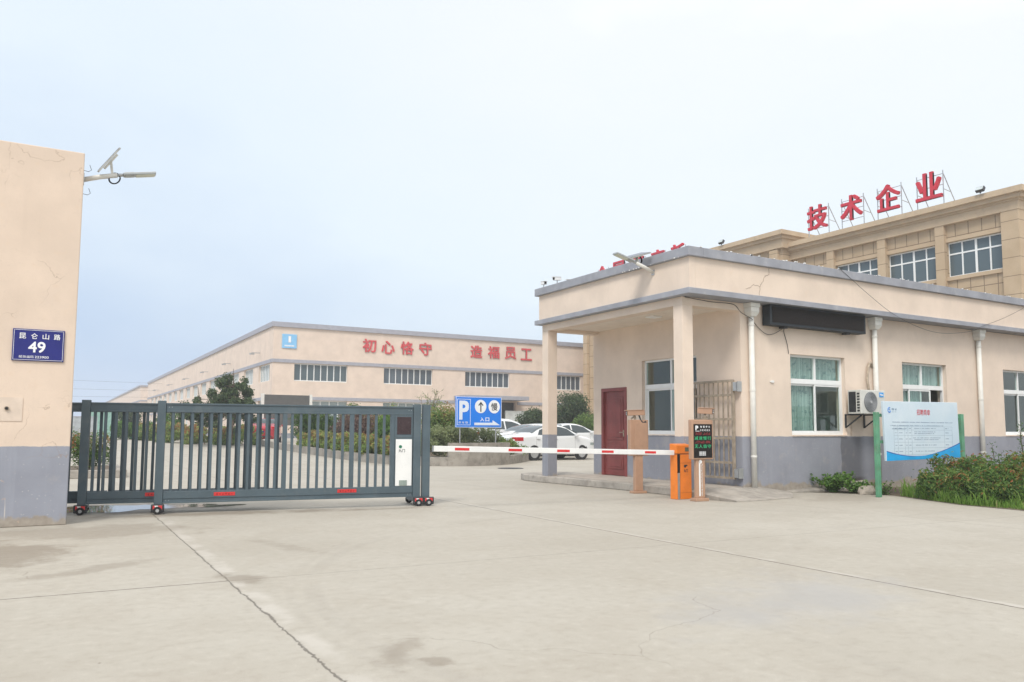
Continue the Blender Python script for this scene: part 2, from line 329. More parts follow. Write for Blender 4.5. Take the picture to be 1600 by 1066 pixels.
m_ground = concrete_ground()
m_wall = painted_wall('painted_render_wall', seed=1.0, worn=.17, wet=True)
m_pillar = painted_wall('cracked_painted_pillar', peach=(.715, .585, .475), dado=(.30, .315, .365), dz=1.01, worn=.10, crack=.5, seed=4.0, streaks=.85)
m_wh = painted_wall('warehouse_render', peach=(.73, .605, .51), dz=.9, worn=-1, seed=7.0)
m_ceil = M('ceiling_paint', (.74, .66, .57), .85, var=.05)
m_trim = M('grey_trim_paint', (.30, .31, .345), .7, var=.10, scale=2.5, dirt=(.55, .53, .50), dirt_amt=.25, bump=.15)
m_whtrim = M('pale_grey_trim_paint', (.36, .365, .41), .7, var=.06)
m_concrete = M('raw_concrete', (.30, .275, .24), .9, var=.22, scale=2.2, dirt=(.13, .115, .10), dirt_amt=.55, bump=.6, bscale=30)
m_kerb = M('kerb_concrete', (.36, .33, .29), .9, var=.18, scale=3, dirt=(.17, .15, .13), dirt_amt=.45, bump=.5, bscale=30)
m_pvc = M('white_plastic', (.72, .71, .66), .45, var=.05, scale=6, dirt=(.55, .50, .42), dirt_amt=.15)
m_frame = M('white_window_frame', (.80, .81, .80), .35, var=.03)
m_door = M('dark_red_door', (.22, .052, .048), .42, var=.15, scale=3, dirt=(.20, .09, .07), dirt_amt=.25)
m_rust = M('rusty_grille_paint', (.33, .275, .21), .7, var=.20, scale=9, dirt=(.15, .09, .05), dirt_amt=.5)
m_steel = M('galvanised_steel', (.46, .47, .47), .45, .7, var=.12, scale=9)
m_dark = M('dark_plastic', (.035, .035, .038), .5, var=.2, scale=12)
m_black = M('black_rubber', (.02, .02, .021), .8, var=.2, scale=12)
m_gate = M('blue_grey_powder_coat', (.086, .120, .140), .45, .1, var=.10, scale=2.5, dirt=(.20, .20, .19), dirt_amt=.18)
m_white = M('white_paint', (.80, .80, .78), .5, var=.04)
m_whitesign = M('white_sign_lettering', (.85, .86, .87), .5, var=.02)
m_red = M('red_sign_paint', (.62, .035, .035), .5, var=.06)
m_redletter = M('red_sign_letter', (.56, .022, .045), .45, var=.08, scale=2)
m_redletter2 = M('haze_paled_red_letter', (.62, .085, .095), .6, var=.10, scale=2)  # pinker red, distance haze over the warehouse put into the letter colour
m_orange = M('orange_enamel', (.80, .215, .022), .35, var=.07, scale=5, dirt=(.45, .16, .05), dirt_amt=.25)
m_brown = M('rose_brown_enamel', (.43, .26, .17), .40, var=.06, scale=4, dirt=(.30, .20, .14), dirt_amt=.25)
m_blue = M('blue_traffic_sign', (.008, .20, .78), .45, var=.06, scale=1.5)
m_navy = M('navy_enamel_plate', (.016, .020, .18), .35, var=.06)
m_pale_blue = M('pale_blue_sign', (.24, .52, .80), .5, var=.05)
m_green = M('green_painted_steel', (.11, .31, .185), .5, var=.18, scale=5, dirt=(.25, .26, .18), dirt_amt=.4)
m_solar = M('solar_cells', (.02, .03, .06), .15, var=.2, scale=6)
m_bark = M('bark', (.11, .085, .06), .9, var=.3, scale=9, bump=.6)
m_soil = M('bare_soil', (.13, .10, .07), .95, var=.3, scale=5, bump=.8, bscale=20)
m_rock = M('pale_stone', (.42, .37, .31), .9, var=.22, scale=5, bump=.8, bscale=14)
m_greyboard = M('dark_grey_board', (.105, .105, .10), .6, var=.06)
m_screen = M('dark_led_screen', (.020, .017, .016), .8, var=.25, scale=30, spec=.15)
m_brownscreen = M('unlit_brown_display', (.045, .026, .028), .25, var=.25, scale=10)
m_teal = M('teal_plastic', (.01, .22, .20), .5)
m_greenwall = M('pale_green_cladding', (.24, .42, .36), .6)
m_corr = M('grey_cladding', (.42, .45, .47), .55, .2)
m_blotext = M('blue_grey_print', (.22, .30, .40), .6)

def glass(name, tint=(.05, .10, .09), mixv=.62, rough=.03):
    t = NT(name); t.base(tint, rough, 0, .6)
    tr = t.n('ShaderNodeBsdfTransparent'); tr.inputs[0].default_value = (.55, .72, .67, 1)
    ms = t.n('ShaderNodeMixShader'); ms.inputs[0].default_value = mixv
    t.l(tr.outputs[0], ms.inputs[1]); t.l(t.b.outputs[0], ms.inputs[2]); t.l(ms.outputs[0], t.out.inputs[0]); return t.m
def clear_glass(name, tint, k):
    t = NT(name); tr = t.n('ShaderNodeBsdfTransparent'); tr.inputs[0].default_value = tint + (1,)
    gl = t.n('ShaderNodeBsdfGlossy'); gl.inputs['Roughness'].default_value = .015; gl.inputs['Color'].default_value = (.86, .95, .93, 1)
    fr = t.n('ShaderNodeFresnel'); fr.inputs['IOR'].default_value = 1.52; ms = t.n('ShaderNodeMixShader')
    bp_ = t.n('ShaderNodeBump'); bp_.inputs['Strength'].default_value = .04; bp_.inputs['Distance'].default_value = .02; t.l(t.noise(1.4, 2), bp_.inputs['Height']); t.l(bp_.outputs[0], gl.inputs['Normal'])
    t.l(t.math('MULTIPLY', t.math('MULTIPLY_ADD', fr.outputs[0], k, .01, True), t.math('SUBTRACT', 1.0, t.n('ShaderNodeNewGeometry').outputs['Backfacing'])), ms.inputs[0]); t.l(tr.outputs[0], ms.inputs[1]); t.l(gl.outputs[0], ms.inputs[2]); t.l(ms.outputs[0], t.out.inputs[0]); return t.m
m_glass = clear_glass('tinted_green_glass', (.72, .84, .81), 1.5)
m_glass_b = glass('blue_tinted_glass', (.085, .12, .135), .94, .05)
m_glass_w = glass('hazy_workshop_glass', (.10, .125, .15), .96, .10)
m_glass_p = glass('pale_workshop_glass', (.30, .36, .36), .96, .12)
m_carglass = glass('car_glass', (.05, .065, .072), .93, .03)
def curtain_mat():
    t = NT('pale_green_curtain'); n = t.noise(7, 4, .6); st = t.noise(9, 3, .5, stretch=(2.2, 2.2, .05))
    c = t.mix(t.ss(st, .35, .65), (.30, .37, .35), (.50, .57, .545)); c = t.mix(t.math('MULTIPLY', t.ss(n, .56, .60), .75), c, (.17, .25, .25))
    t.base(c, .9, 0, .1); return t.m
m_curtain = curtain_mat()
m_room = M('room_plaster', (.62, .60, .54), .9, var=.08)

def tile_wall():
    t = NT('tan_stone_paint'); x, y, z = t.xyz(); n = t.noise(.9, 5, .6); f = t.noise(14, 4)
    c = t.mix(t.ss(n, .3, .7), (.435, .325, .21), (.49, .375, .25)); c = t.mix(t.math('MULTIPLY', t.ss(f, .55, .7), .25), c, (.40, .29, .185))
    def joints(v, step, off):
        q = t.math('ABSOLUTE', t.math('SUBTRACT', t.math('FRACT', t.math('DIVIDE', t.math('SUBTRACT', v, off), step)), .5)); return t.ss(q, .5 - .030 / step, .5 - .016 / step)
    k = t.math('MAXIMUM', joints(y, .71, 21.65), joints(z, .98, .10)); k2 = t.math('MULTIPLY', k, .8)
    c = t.mix(k2, c, (.16, .115, .075)); t.base(c, .75, 0, .25); t.bump(t.math('SUBTRACT', f, t.math('MULTIPLY', k, 3)), .3, .01); return t.m
m_tile = tile_wall()
def pil_wall():
    t = NT('tan_pilaster_paint'); x, y, z = t.xyz(); n = t.noise(.9, 5, .6)
    c = t.mix(t.ss(n, .3, .7), (.46, .345, .225), (.52, .40, .27))
    q = t.math('ABSOLUTE', t.math('SUBTRACT', t.math('FRACT', t.math('DIVIDE', t.math('SUBTRACT', z, .6), .95)), .5)); k = t.math('MULTIPLY', t.ss(q, .475, .486), .75)
    c = t.mix(k, c, (.16, .115, .075)); t.base(c, .75, 0, .25); return t.m
m_pil = pil_wall()
m_cornice = M('tan_cornice_paint', (.50, .385, .26), .75, var=.06, scale=1, dirt=(.30, .23, .16), dirt_amt=.3)

def leaf_mat(name, cols, trans=.38):
    t = NT(name); at = t.n('ShaderNodeAttribute', attribute_name='tint'); rp_ = t.n('ShaderNodeValToRGB'); rp_.color_ramp.interpolation = 'LINEAR'
    el = rp_.color_ramp.elements
    for i, (p, cc) in enumerate(cols):
        e_ = el[i] if i < 2 else el.new(p)
        e_.position = p; e_.color = cc + (1,)
    t.l(at.outputs['Fac'], rp_.inputs[0]); t.base(rp_.outputs[0], .5, 0, .35)
    tl = t.n('ShaderNodeBsdfTranslucent'); t.l(rp_.outputs[0], tl.inputs[0]); ms = t.n('ShaderNodeMixShader'); ms.inputs[0].default_value = trans
    t.l(t.b.outputs[0], ms.inputs[1]); t.l(tl.outputs[0], ms.inputs[2]); t.l(ms.outputs[0], t.out.inputs[0]); return t.m
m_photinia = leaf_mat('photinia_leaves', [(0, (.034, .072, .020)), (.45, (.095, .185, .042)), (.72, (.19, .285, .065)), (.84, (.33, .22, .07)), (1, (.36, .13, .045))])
m_hedge = leaf_mat('clipped_hedge_leaves', [(0, (.07, .13, .036)), (.5, (.19, .29, .08)), (.75, (.33, .42, .12)), (.88, (.37, .30, .11)), (1, (.38, .20, .085))])
m_greyhedge = leaf_mat('grey_green_hedge_leaves', [(0, (.12, .16, .075)), (.5, (.24, .29, .14)), (1, (.38, .42, .21))])
m_treeleaf = leaf_mat('magnolia_leaves', [(0, (.034, .064, .030)), (.55, (.085, .135, .058)), (.85, (.16, .21, .09)), (1, (.24, .22, .12))])
m_bright = leaf_mat('fresh_green_leaves', [(0, (.05, .12, .022)), (.5, (.12, .24, .045)), (1, (.22, .36, .08))])
m_purple = leaf_mat('purple_brown_leaves', [(0, (.12, .075, .07)), (.5, (.21, .135, .115)), (1, (.29, .22, .14))])
m_grass = leaf_mat('grass_blades', [(0, (.10, .20, .035)), (.5, (.20, .37, .06)), (.85, (.32, .47, .11)), (1, (.46, .42, .20))], .45)

# ---------------------------------------------------------------- ground and sky-side setting
mb = MB(); ys = [-60, -20, 0, 14, 28, 34, 40, 46, 53, 80, 200, 420]; xs = [-260, -40, 0, 20, 60, 320]
for y in ys:
    for x in xs: mb.v.append((x, y, ground_z(y)))
for j in range(len(ys) - 1):
    for i in range(len(xs) - 1):
        a = j * len(xs) + i; mb.f.append((a, a + 1, a + 1 + len(xs), a + len(xs)))
tag(mb.build('ground', m_ground), kind='structure')

def patch(name, poly, z, m, kind='structure'):
    b = MB(); b.add([(p[0], p[1], z + ground_z(p[1])) for p in poly], [tuple(range(len(poly)))]); return tag(b.build(name, m), kind=kind)
patch('soil', [(13.35, 3.0), (13.42, 6.9), (13.5, 8.0), (13.95, 9.05), (14.25, 9.75), (13.9, 10.5), (13.3, 11.18), (34, 11.18), (34, 3.0)], .006, m_soil)
# puddle
t = NT('puddle_water'); t.base((.16, .15, .14), .04, 0, .9); m_water = t.m
rng = random.Random(3); pts = []
for k in range(48):
    a = 2 * math.pi * k / 48; r = 1 + .22 * math.sin(3 * a + 1) + .14 * math.sin(7 * a) + .1 * rng.uniform(-1, 1)
    pts.append((1.0 + 1.05 * r * math.cos(a) + .1 * math.sin(a), 13.85 + .50 * r * math.sin(a) - .12 * math.cos(a)))
patch('puddle', pts, .004, m_water)
pts = [(2.35 + .42 * math.cos(a) * (1 + .2 * math.sin(3 * a)), 13.55 + .16 * math.sin(a) * (1 + .3 * math.sin(2 * a))) for a in [2 * math.pi * k / 30 for k in range(30)]]
patch('puddle', pts, .004, m_water)

# ---------------------------------------------------------------- gate pillar on the left
g = thing('gate_pillar', 'massive cracked peach gate pillar with grey painted foot at left edge', 'pillar', (-1.2, 12.3, 0))
MB().box(-2.6, .19, 11.83, 12.62, 0, 4.93).build('pillar_body', m_pillar, g, bevel=.012)
b = MB(); b.box(-1.02, -.36, 11.822, 11.83, 1.33, 1.63); o = b.build('plaster_patch', M('pale_plaster_patch', (.70, .585, .485), .9, var=.06, bump=.4, scale=6), g)
b = MB(); b.tube([(-.53, 11.80, 1.49 + .0), (-.53, 11.83, 1.49)], .026, 14); b.build('conduit_end', m_rust, g)
b = MB(); b.disc((-.53, 11.798, 1.49), (0, 1, 0), .018, .004, 14); b.build('conduit_bore', m_black, g)

s = thing('street_number_plate', 'navy enamel street number plate reading 49 on the gate pillar', 'sign', (-.22, 11.82, 2.3))
MB().box(-.51, .065, 11.808, 11.83, 2.10, 2.51).build('plate', m_navy, s, bevel=.004)
b = MB()
for x0, x1, z0, z1 in ((-.497, .052, 2.494, 2.498), (-.497, .052, 2.112, 2.116), (-.497, -.493, 2.112, 2.498), (.048, .052, 2.112, 2.498)): b.box(x0, x1, 11.804, 11.808, z0, z1)
b.build('border_line', m_whitesign, s)
b = MB()
for k, ch in enumerate('昆仑山路'): text_to(b, ch, (-.437 + k * .127, 11.808, 2.385), FX['U'], FX['V'], FX['N'], .073, .073, .003, .010)
text_to(b, '49', (-.335, 11.808, 2.21), FX['U'], FX['V'], FX['N'], .190, .14, .003, .018)
for k, ch in enumerate('邮政编码'): text_to(b, ch, (-.43 + k * .041, 11.808, 2.135), FX['U'], FX['V'], FX['N'], .036, .034, .003, .0)
text_to(b, '223900', (-.258, 11.808, 2.137), FX['U'], FX['V'], FX['N'], .155, .030, .003, .006)
b.build('lettering', m_whitesign, s)
for zc, w in ((4.80, 'upper'), (4.47, 'lower')):
    b = MB(); b.tube([(.19, 12.2, zc), (.25, 12.19, zc - .012), (.285, 12.17, zc + .01), (.26, 12.14, zc + .07)], .0035, 6)
    tag(b.build('wire_hook', m_dark, smooth=True), 'thin bent wire hook on the pillar edge, ' + ('above' if w == 'upper' else 'below') + ' the solar lamp arm', 'wire hook', 'wire hooks on the gate pillar')

def solar_lamp(label, arm, head_dir, head_len, pan_c, pan_u, pan_v, coil, plate):
    a0, a1 = map(Vector, arm); t_ = thing('solar_lamp', label, 'solar lamp', a0, 0, 'solar lamps')
    b = MB(); b.tube([a0, a0.lerp(a1, .5) + Vector((0, 0, .008)), a1], .034, 12); b.build('arm', m_pvc, t_, smooth=True)
    b = MB(); b.box(*plate); b.build('wall_plate', m_steel, t_)
    d = Vector(head_dir).normalized(); s_ = a1 + d * .0; side = d.cross(Vector((0, 0, 1))).normalized(); up = side.cross(d)
    b = MB(); b.tube([a1 - d * .02, a1 + d * .10], .022, 10); b.build('lamp_socket', m_steel, t_, smooth=True)
    hw = .075
    b = MB(); b.bar(a1 + d * .08, a1 + d * (.08 + head_len), 2 * hw, .035, up); b.bar(a1 + d * .10, a1 + d * .22, 1.5 * hw, .055, up)
    hd = b.build('lamp_head', M('lamp_housing', (.40, .42, .42), .4, .4), t_, bevel=.008)
    b = MB(); b.bar(a1 + d * .24 - up * .022, a1 + d * (.06 + head_len) - up * .022, 1.6 * hw, .012, up); b.build('lens', M('lamp_lens', (.58, .60, .50), .3), hd)
    pc, pu, pv = Vector(pan_c), Vector(pan_u), Vector(pan_v); n = pu.normalized().cross(pv.normalized()).normalized()
    if n.z < 0: n = -n
    b = MB(); b.plate(pc - pu / 2 - pv / 2 - n * .012, pu, pv, n, [(0, 0), (1, 0), (1, 1), (0, 1)], .024); pn = b.build('solar_panel', M('panel_back', (.40, .40, .38), .5, var=.12, scale=8), t_)
    b = MB(); b.plate(pc - pu * .47 - pv * .47 + n * .0125, pu, pv, n, [(0, 0), (.94, 0), (.94, .94), (0, .94)], .003); b.build('cells', m_solar, pn)
    b = MB(); b.bar(pc - n * .03 - pu * .3, pc - n * .03 + pu * .3, .04, .03, n); b.bar(pc - n * .03, a0.lerp(a1, .86), .05, .03, d); b.build('panel_bracket', m_pvc, t_)
    b = MB(); c, r = Vector(coil[0]), coil[1]
    for q in range(3):
        pts = [c + d * (r * (1 - .06 * q) * math.cos(k * math.pi / 12)) + Vector((0, 0, r * math.sin(k * math.pi / 12))) + side * (.012 * (q - 1)) for k in range(25)]
        b.tube(pts, .006, 6, False)
    b.build('cable_coil', m_black, t_, smooth=True)
    return t_
solar_lamp('solar lamp with tilted panel mounted on the gate pillar', ((.19, 12.1, 4.64), (.60, 12.1, 4.77)), (.98, -.02, .20), .42,
           (.49, 12.1, 4.97), (.25, .03, .38), (.0, .36, .09), ((.57, 12.1, 4.72), .075), (.188, .20, 12.05, 12.15, 4.57, 4.72))
solar_lamp('solar lamp with nearly flat panel on the guardhouse parapet', ((10.12, 11.94, 4.36), (9.68, 11.94, 4.51)), (-.96, -.05, .22), .46,
           (9.74, 12.0, 4.67), (.46, -.06, .15), (0, .30, .05), ((9.80, 11.98, 4.59), .07), (10.105, 10.119, 11.90, 11.98, 4.31, 4.41))

# ---------------------------------------------------------------- telescopic sliding gate (gate space: u along, v behind, z up)
gt = thing('sliding_gate', 'blue grey telescopic sliding gate of vertical bars on small wheels', 'gate', (1.40, 12.72, 0), math.atan2(-.62, 4.05))
def gpart(name, m, fn, parent=None, bevel=.004):
    b = MB(); fn(b); return b.build(name, m, parent or gt, local=True, bevel=bevel)
def rail(u0, u1, v, top):
    def f(b):
        if top:
            b.box(u0, u1, v - .026, v + .026, 1.495, 1.61); b.box(u0, u1, v - .040, v + .040, 1.597, 1.622); b.box(u0, u1, v - .036, v + .036, 1.484, 1.507)
        else:
            b.box(u0, u1, v - .036, v + .036, .215, .322); b.box(u0, u1, v - .026, v + .026, .15, .2148); b.box(u0, u1, v - .044, v + .044, .148, .172)
    return gpart('top_rail' if top else 'bottom_rail', m_gate, f)
def post(u, v, w=.115, z0=.085, z1=1.655, d=.10):
    return gpart('post', m_gate, lambda b: b.box(u - w / 2, u + w / 2, v - d / 2, v + d / 2, z0, z1))
def bars(us, v):
    for u in us: gpart('bar', m_gate, lambda b: b.box(u - .020, u + .020, v - .024, v + .024, .31, 1.495))
# front leaf
post(-.03, 0); post(3.84, 0, .125); post(4.0, .005, .125)
rail(.03, 3.775, 0, True); rail(.03, 3.775, 0, False)
bars([.13 + .1335 * k for k in range(12)], 0)
for u in (1.735, 2.775): gpart('middle_post', m_gate, lambda b: b.box(u - .034, u + .034, -.030, .030, .31, 1.50))
bars([1.845 + .131 * k for k in range(7)] + [2.905 + .131 * k for k in range(4)], 0)
gpart('middle_post', m_gate, lambda b: b.box(3.40, 3.465, -.036, .036, .31, 1.50))
# control box in the front leaf's end bay
def f(b): b.box(3.468, 3.772, -.030, .05, 1.11, 1.482); b.box(3.468, 3.772, -.026, .05, .312, 1.108)
cb = gpart('control_box', m_gate, f)
gpart('display', m_brownscreen, lambda b: b.box(3.505, 3.74, -.036, -.0305, 1.165, 1.45), cb, .002)
wp = gpart('white_panel', m_white, lambda b: b.box(3.487, 3.757, -.034, -.0265, .33, 1.085), cb, .003)
gpart('maker_emblem', M('green_emblem', (.02, .16, .09), .5), lambda b: b.disc((3.565, -.0362, .965), (0, 1, 0), .026, .004, 20), wp, 0)
gpart('lettering', m_dark, lambda b: text_to(b, '九门', (3.535, -.034, .875), (1, 0, 0), (0, 0, 1), (0, -1, 0), .105, .05, .003, .01), wp, 0)
gpart('grey_vent', M('grey_green_vent', (.20, .26, .22), .5), lambda b: [b.box(3.55, 3.68, -.038, -.034, .335 + .018 * k, .347 + .018 * k) for k in range(5)], wp, 0)
for u0, v in ((.73, -.0365), (2.56, -.0365), (-.22, .2235 - .04)):
    pl = gpart('red_warning_plate', m_red, lambda b: b.box(u0, u0 + .30, v - .004, v, .243, .296), None, 0)
    def f(b):
        for k in range(6): b.box(u0 + .035 + k * .042, u0 + .055 + k * .042, v - .006, v - .004, .254 + .008 * (k % 2), .284 - .006 * (k % 3))
    gpart('warning_mark', M('dark_red_print', (.34, .015, .015), .5), f, pl, 0)
def f(b):
    for u in (.07, .11, 3.70, 3.74):
        b.disc((u, -.027, 1.56), (0, 1, 0), .006, .006, 8); b.disc((u, -.027, .19), (0, 1, 0), .006, .006, 8)
gpart('bolt_heads', m_steel, f, None, 0)
# middle leaf
post(-1.05, .22); rail(-.99, 1.74, .22, True); rail(-.99, 1.74, .22, False); bars([-.93 + .14 * k for k in range(6)] + [.118 + .1335 * k for k in range(9)] + [1.25 + .1335 * k for k in range(4)], .22)
# rear leaf
post(-.70, .44, .075, .16, 1.55, .06); post(-1.265, .44, .03, .15, 1.60, .06); rail(-3.3, -.75, .44, True); rail(-3.3, -.75, .44, False); bars([-.87 + .14 * k for k in range(1)] + [-.57 + .14 * k for k in range(4)] + [.108 + .1335 * k for k in range(9)] + [-1.72 - .16 * k for k in range(9)], .44)
rail(-.65, 1.5, .44, True); rail(-.65, 1.5, .44, False)
# wheel carriages run front to back under the posts
def carriage(u, v0, v1, wd=.10):
    ca = gpart('wheel_carriage', m_gate, lambda b: b.box(u - wd / 2, u + wd / 2, v0, v1, .065, .125))
    for v in (v0 - .030, v1 - .05):
        w = gpart('wheel', m_black, lambda b: b.disc((u, v, .058), (0, 1, 0), .058, .05, 20), ca)
        gpart('wheel_hub', m_steel, lambda b: [b.disc((u, v - .027, .058), (0, 1, 0), .024, .004, 14)], w, 0)
    gpart('bumper_shell', m_dark, lambda b: b.box(u - .090, u + .090, v0 - .045, v0 - .005, .028, .148), ca, .016)
    gpart('reflector', m_white, lambda b: b.plate((u - .062, v0 - .046, .078), (1, 0, 0), (0, 0, 1), (0, -1, 0), [(0, 0), (.124, 0), (.124, .052), (0, .052)], .003), ca, 0)
    gpart('reflector_stripe', m_red, lambda b: [b.plate((u - .062, v0 - .049, .078), (1, 0, 0), (0, 0, 1), (0, -1, 0), q, .002) for q in ([(0, 0), (.045, 0), (.02, .052), (0, .052)], [(.090, 0), (.124, 0), (.124, .052), (.065, .052)])], ca, 0)
carriage(-1.05, .12, .62); carriage(-.03, -.10, .38); carriage(3.86, -.08, .58); carriage(4.03, -.085, .30)

# ---------------------------------------------------------------- guardhouse
gh = thing('guardhouse', 'single storey peach and grey guardhouse with a portico and flat roof', 'guardhouse', (11.7, 11.2, 0))
XB, YF, XE, YB = 11.7, 11.2, 30.0, 16.14
WIN = [(13.12, 14.84, 1.17, 2.84), (16.86, 18.58, 1.17, 2.85), (21.05, 22.77, 1.17, 2.85), (25.2, 26.92, 1.17, 2.85)]
b = MB(); wall_x(b, XB, XE, -.05, 3.785, YF, YF + .24, WIN)
wall_y(b, YF + .24, YB, -.05, 3.785, XB, XB + .24, [(14.81, 15.80, .16, 2.27), (12.45, 14.25, 1.16, 2.85)])
wall_x(b, XB + .24, XE, -.05, 3.785, YB - .24, YB, []); wall_y(b, YF + .24, YB - .24, -.05, 3.785, XE - .24, XE, [])
b.build('wall', m_wall, gh)
b = MB(); b.box(XB + .245, XE - .245, YF + .245, YB - .245, .12, .16); b.box(15.4, 15.5, YF + .25, YB - .25, .17, 3.60); b.box(19.9, 20.0, YF + .25, YB - .25, .17, 3.60); b.build('interior', m_room, gh)
for y0 in (YF, YB - .235): MB().box(10.19, 10.45, y0 + .002, y0 + .258, 0, 3.63).build('column', m_wall, gh, bevel=.006)
b = MB(); b.box(10.19, XB, YF, YF + .26, 3.63, 3.785); b.box(10.19, 10.45, YF + .262, YB + .02, 3.632, 3.785); b.box(10.452, XB, YB - .24, YB + .018, 3.628, 3.785); b.build('portico_beam', m_wall, gh)
MB().box(10.452, XE - .25, YF + .262, YB - .242, 3.70, 3.785).build('ceiling', m_ceil, gh)
b = MB(); b.box(10.95, 11.2, 12.95, 13.2, 3.672, 3.699); b.build('ceiling_light', m_white, gh)
MB().box(10.04, XE + .1, 10.85, 16.29, 3.79, 3.90).build('belt_course', m_trim, gh, bevel=.008)
b = MB()
for q in ((10.12, 10.27, 10.92, 16.20), (10.272, XE, 10.92, 11.07), (10.272, XE, 16.05, 16.20), (XE - .15, XE, 11.072, 16.048)): b.box(*q, 3.902, 4.50)
b.build('parapet', m_wall, gh)
b = MB()
for q in ((10.04, 10.42, 10.85, 16.29), (10.422, XE + .1, 10.85, 11.2), (10.422, XE + .1, 15.95, 16.29)): b.box(*q, 4.502, 4.68)
b.build('coping', m_trim, gh, bevel=.01)
# chipped crumbs along the coping edge
b = MB(); rng = random.Random(8)
for k in range(46):
    x = rng.uniform(10.3, 22); s_ = rng.uniform(.006, .022); zz = rng.choice((4.68, 4.68, 4.665)); b.box(x, x + s_ * 2.2, 10.842, 10.848 + s_, zz, zz + s_)
for k in range(12):
    y = rng.uniform(11, 13.4); s_ = rng.uniform(.006, .018); b.box(10.034, 10.04 + s_, y, y + s_ * 2, 4.503, 4.503 + s_)
b.build('chipped_edge', m_white, gh)
def crack(pts, w=.006, n=(0, -1, 0)):
    b = MB(); N = Vector(n); P = []
    rng = random.Random(len(pts))
    for i in range(len(pts) - 1):
        a, c = Vector(pts[i]), Vector(pts[i + 1])
        for k in range(5): P.append(a.lerp(c, k / 5) + Vector((rng.uniform(-.012, .012) * abs(n[1]), rng.uniform(-.012, .012) * abs(n[0]), rng.uniform(-.012, .012))))
    P.append(Vector(pts[-1])); b.tube(P, w * .5, 4); return b
m_crack = M('crack_shadowed_plaster', (.30, .23, .17), .95)
crack([(12.24, 10.918, 4.50), (12.23, 10.918, 4.36), (12.12, 10.918, 4.32), (12.05, 10.918, 4.2), (11.99, 10.918, 4.12), (11.95, 10.918, 3.92)], .008).build('wall_crack', m_crack, gh)
crack([(11.99, 10.918, 4.10), (11.78, 10.918, 4.12), (11.70, 10.918, 4.05), (11.58, 10.918, 4.02)], .006).build('wall_crack', m_crack, gh)
b = MB(); b.box(12.50, 12.62, 11.185, 11.199, 2.235, 2.262); b.box(12.53, 12.59, 11.17, 11.186, 2.225, 2.272); b.build('torn_sticker', m_white, gh)

def window(parent, O, U, N, w, h, zt=1.12, mg=m_glass, curtains=True, open_right=False):
    """O lower left of the opening, U along, N outward; frame set back .12"""
    O, U, N = Vector(O), Vector(U), Vector(N); V = Vector((0, 0, 1)); q = O - N * .12
    def rect(b, a0, a1, c0, c1, d0, d1): b.plate(q + N * d0, U, V, N, [(a0, c0), (a1, c0), (a1, c1), (a0, c1)], d1 - d0)
    def pane(a0, a1, c0, c1, d):
        b = MB(); b.add([q + U * a + V * c + N * d for a, c in ((a0, c0), (a1, c0), (a1, c1), (a0, c1))], [(0, 1, 2, 3)]); return b
    t_ = .045; b = MB()
    rect(b, 0, t_, 0, h, -.03, .03); rect(b, w - t_, w, 0, h, -.03, .03); rect(b, t_, w - t_, h - t_, h, -.03, .03); rect(b, t_, w - t_, 0, t_, -.03, .03)
    rect(b, t_, w - t_, zt - .05, zt + .05, -.032, .034); rect(b, w / 2 - .025, w / 2 + .025, zt + .05, h - t_, -.028, .028)
    fr = b.build('window', m_frame, parent)
    pane(t_, w / 2 - .025, zt + .05, h - t_, -.003).build('pane', mg, fr); pane(w / 2 + .025, w - t_, zt + .05, h - t_, -.003).build('pane', mg, fr)
    # two sliding sashes on separate tracks
    x1 = w - t_ if not open_right else w * .70
    for a0, a1, d in ((t_, w / 2 + .03, -.018), (x1 - (w / 2 - .015), x1, .012)):
        b = MB(); s_ = .04
        for r in ((a0, a0 + s_, t_, zt - .05), (a1 - s_, a1, t_, zt - .05), (a0 + s_, a1 - s_, t_, t_ + s_), (a0 + s_, a1 - s_, zt - .05 - s_, zt - .05)): rect(b, *r, d - .01, d + .012)
        b.build('sash', m_frame, fr)
        pane(a0 + s_, a1 - s_, t_ + s_, zt - .05 - s_, d).build('pane', mg, fr)
    if curtains:
        for a0, a1, c0, c1 in ((.03, w - .03, zt + .0, h), (.03, w * .52, .04, zt)):
            b = MB(); n = 60
            for k in range(n + 1):
                a = a0 + (a1 - a0) * k / n; d = -.10 + .025 * math.sin(k * 1.1) + .012 * math.sin(k * 2.7)
                for c in (c0, c1): b.v.append(tuple(q + U * a + V * c + N * d))
            b.f = [(2 * k, 2 * k + 2, 2 * k + 3, 2 * k + 1) for k in range(n)]; b.build('curtain', m_curtain, fr, smooth=True)
    b = MB(); rect(b, -.0, w, -.03, -.002, .03, .135); b.build('sill', m_wall, fr)
    return fr
for i, (xa, xb, za, zb) in enumerate(WIN): window(gh, (xa, YF, za), (1, 0, 0), (0, -1, 0), xb - xa, zb - za, curtains=(i != 2), open_right=(i == 1))
window(gh, (XB, 14.25, 1.16), (0, -1, 0), (-1, 0, 0), 1.80, 1.69, 1.08, curtains=False)
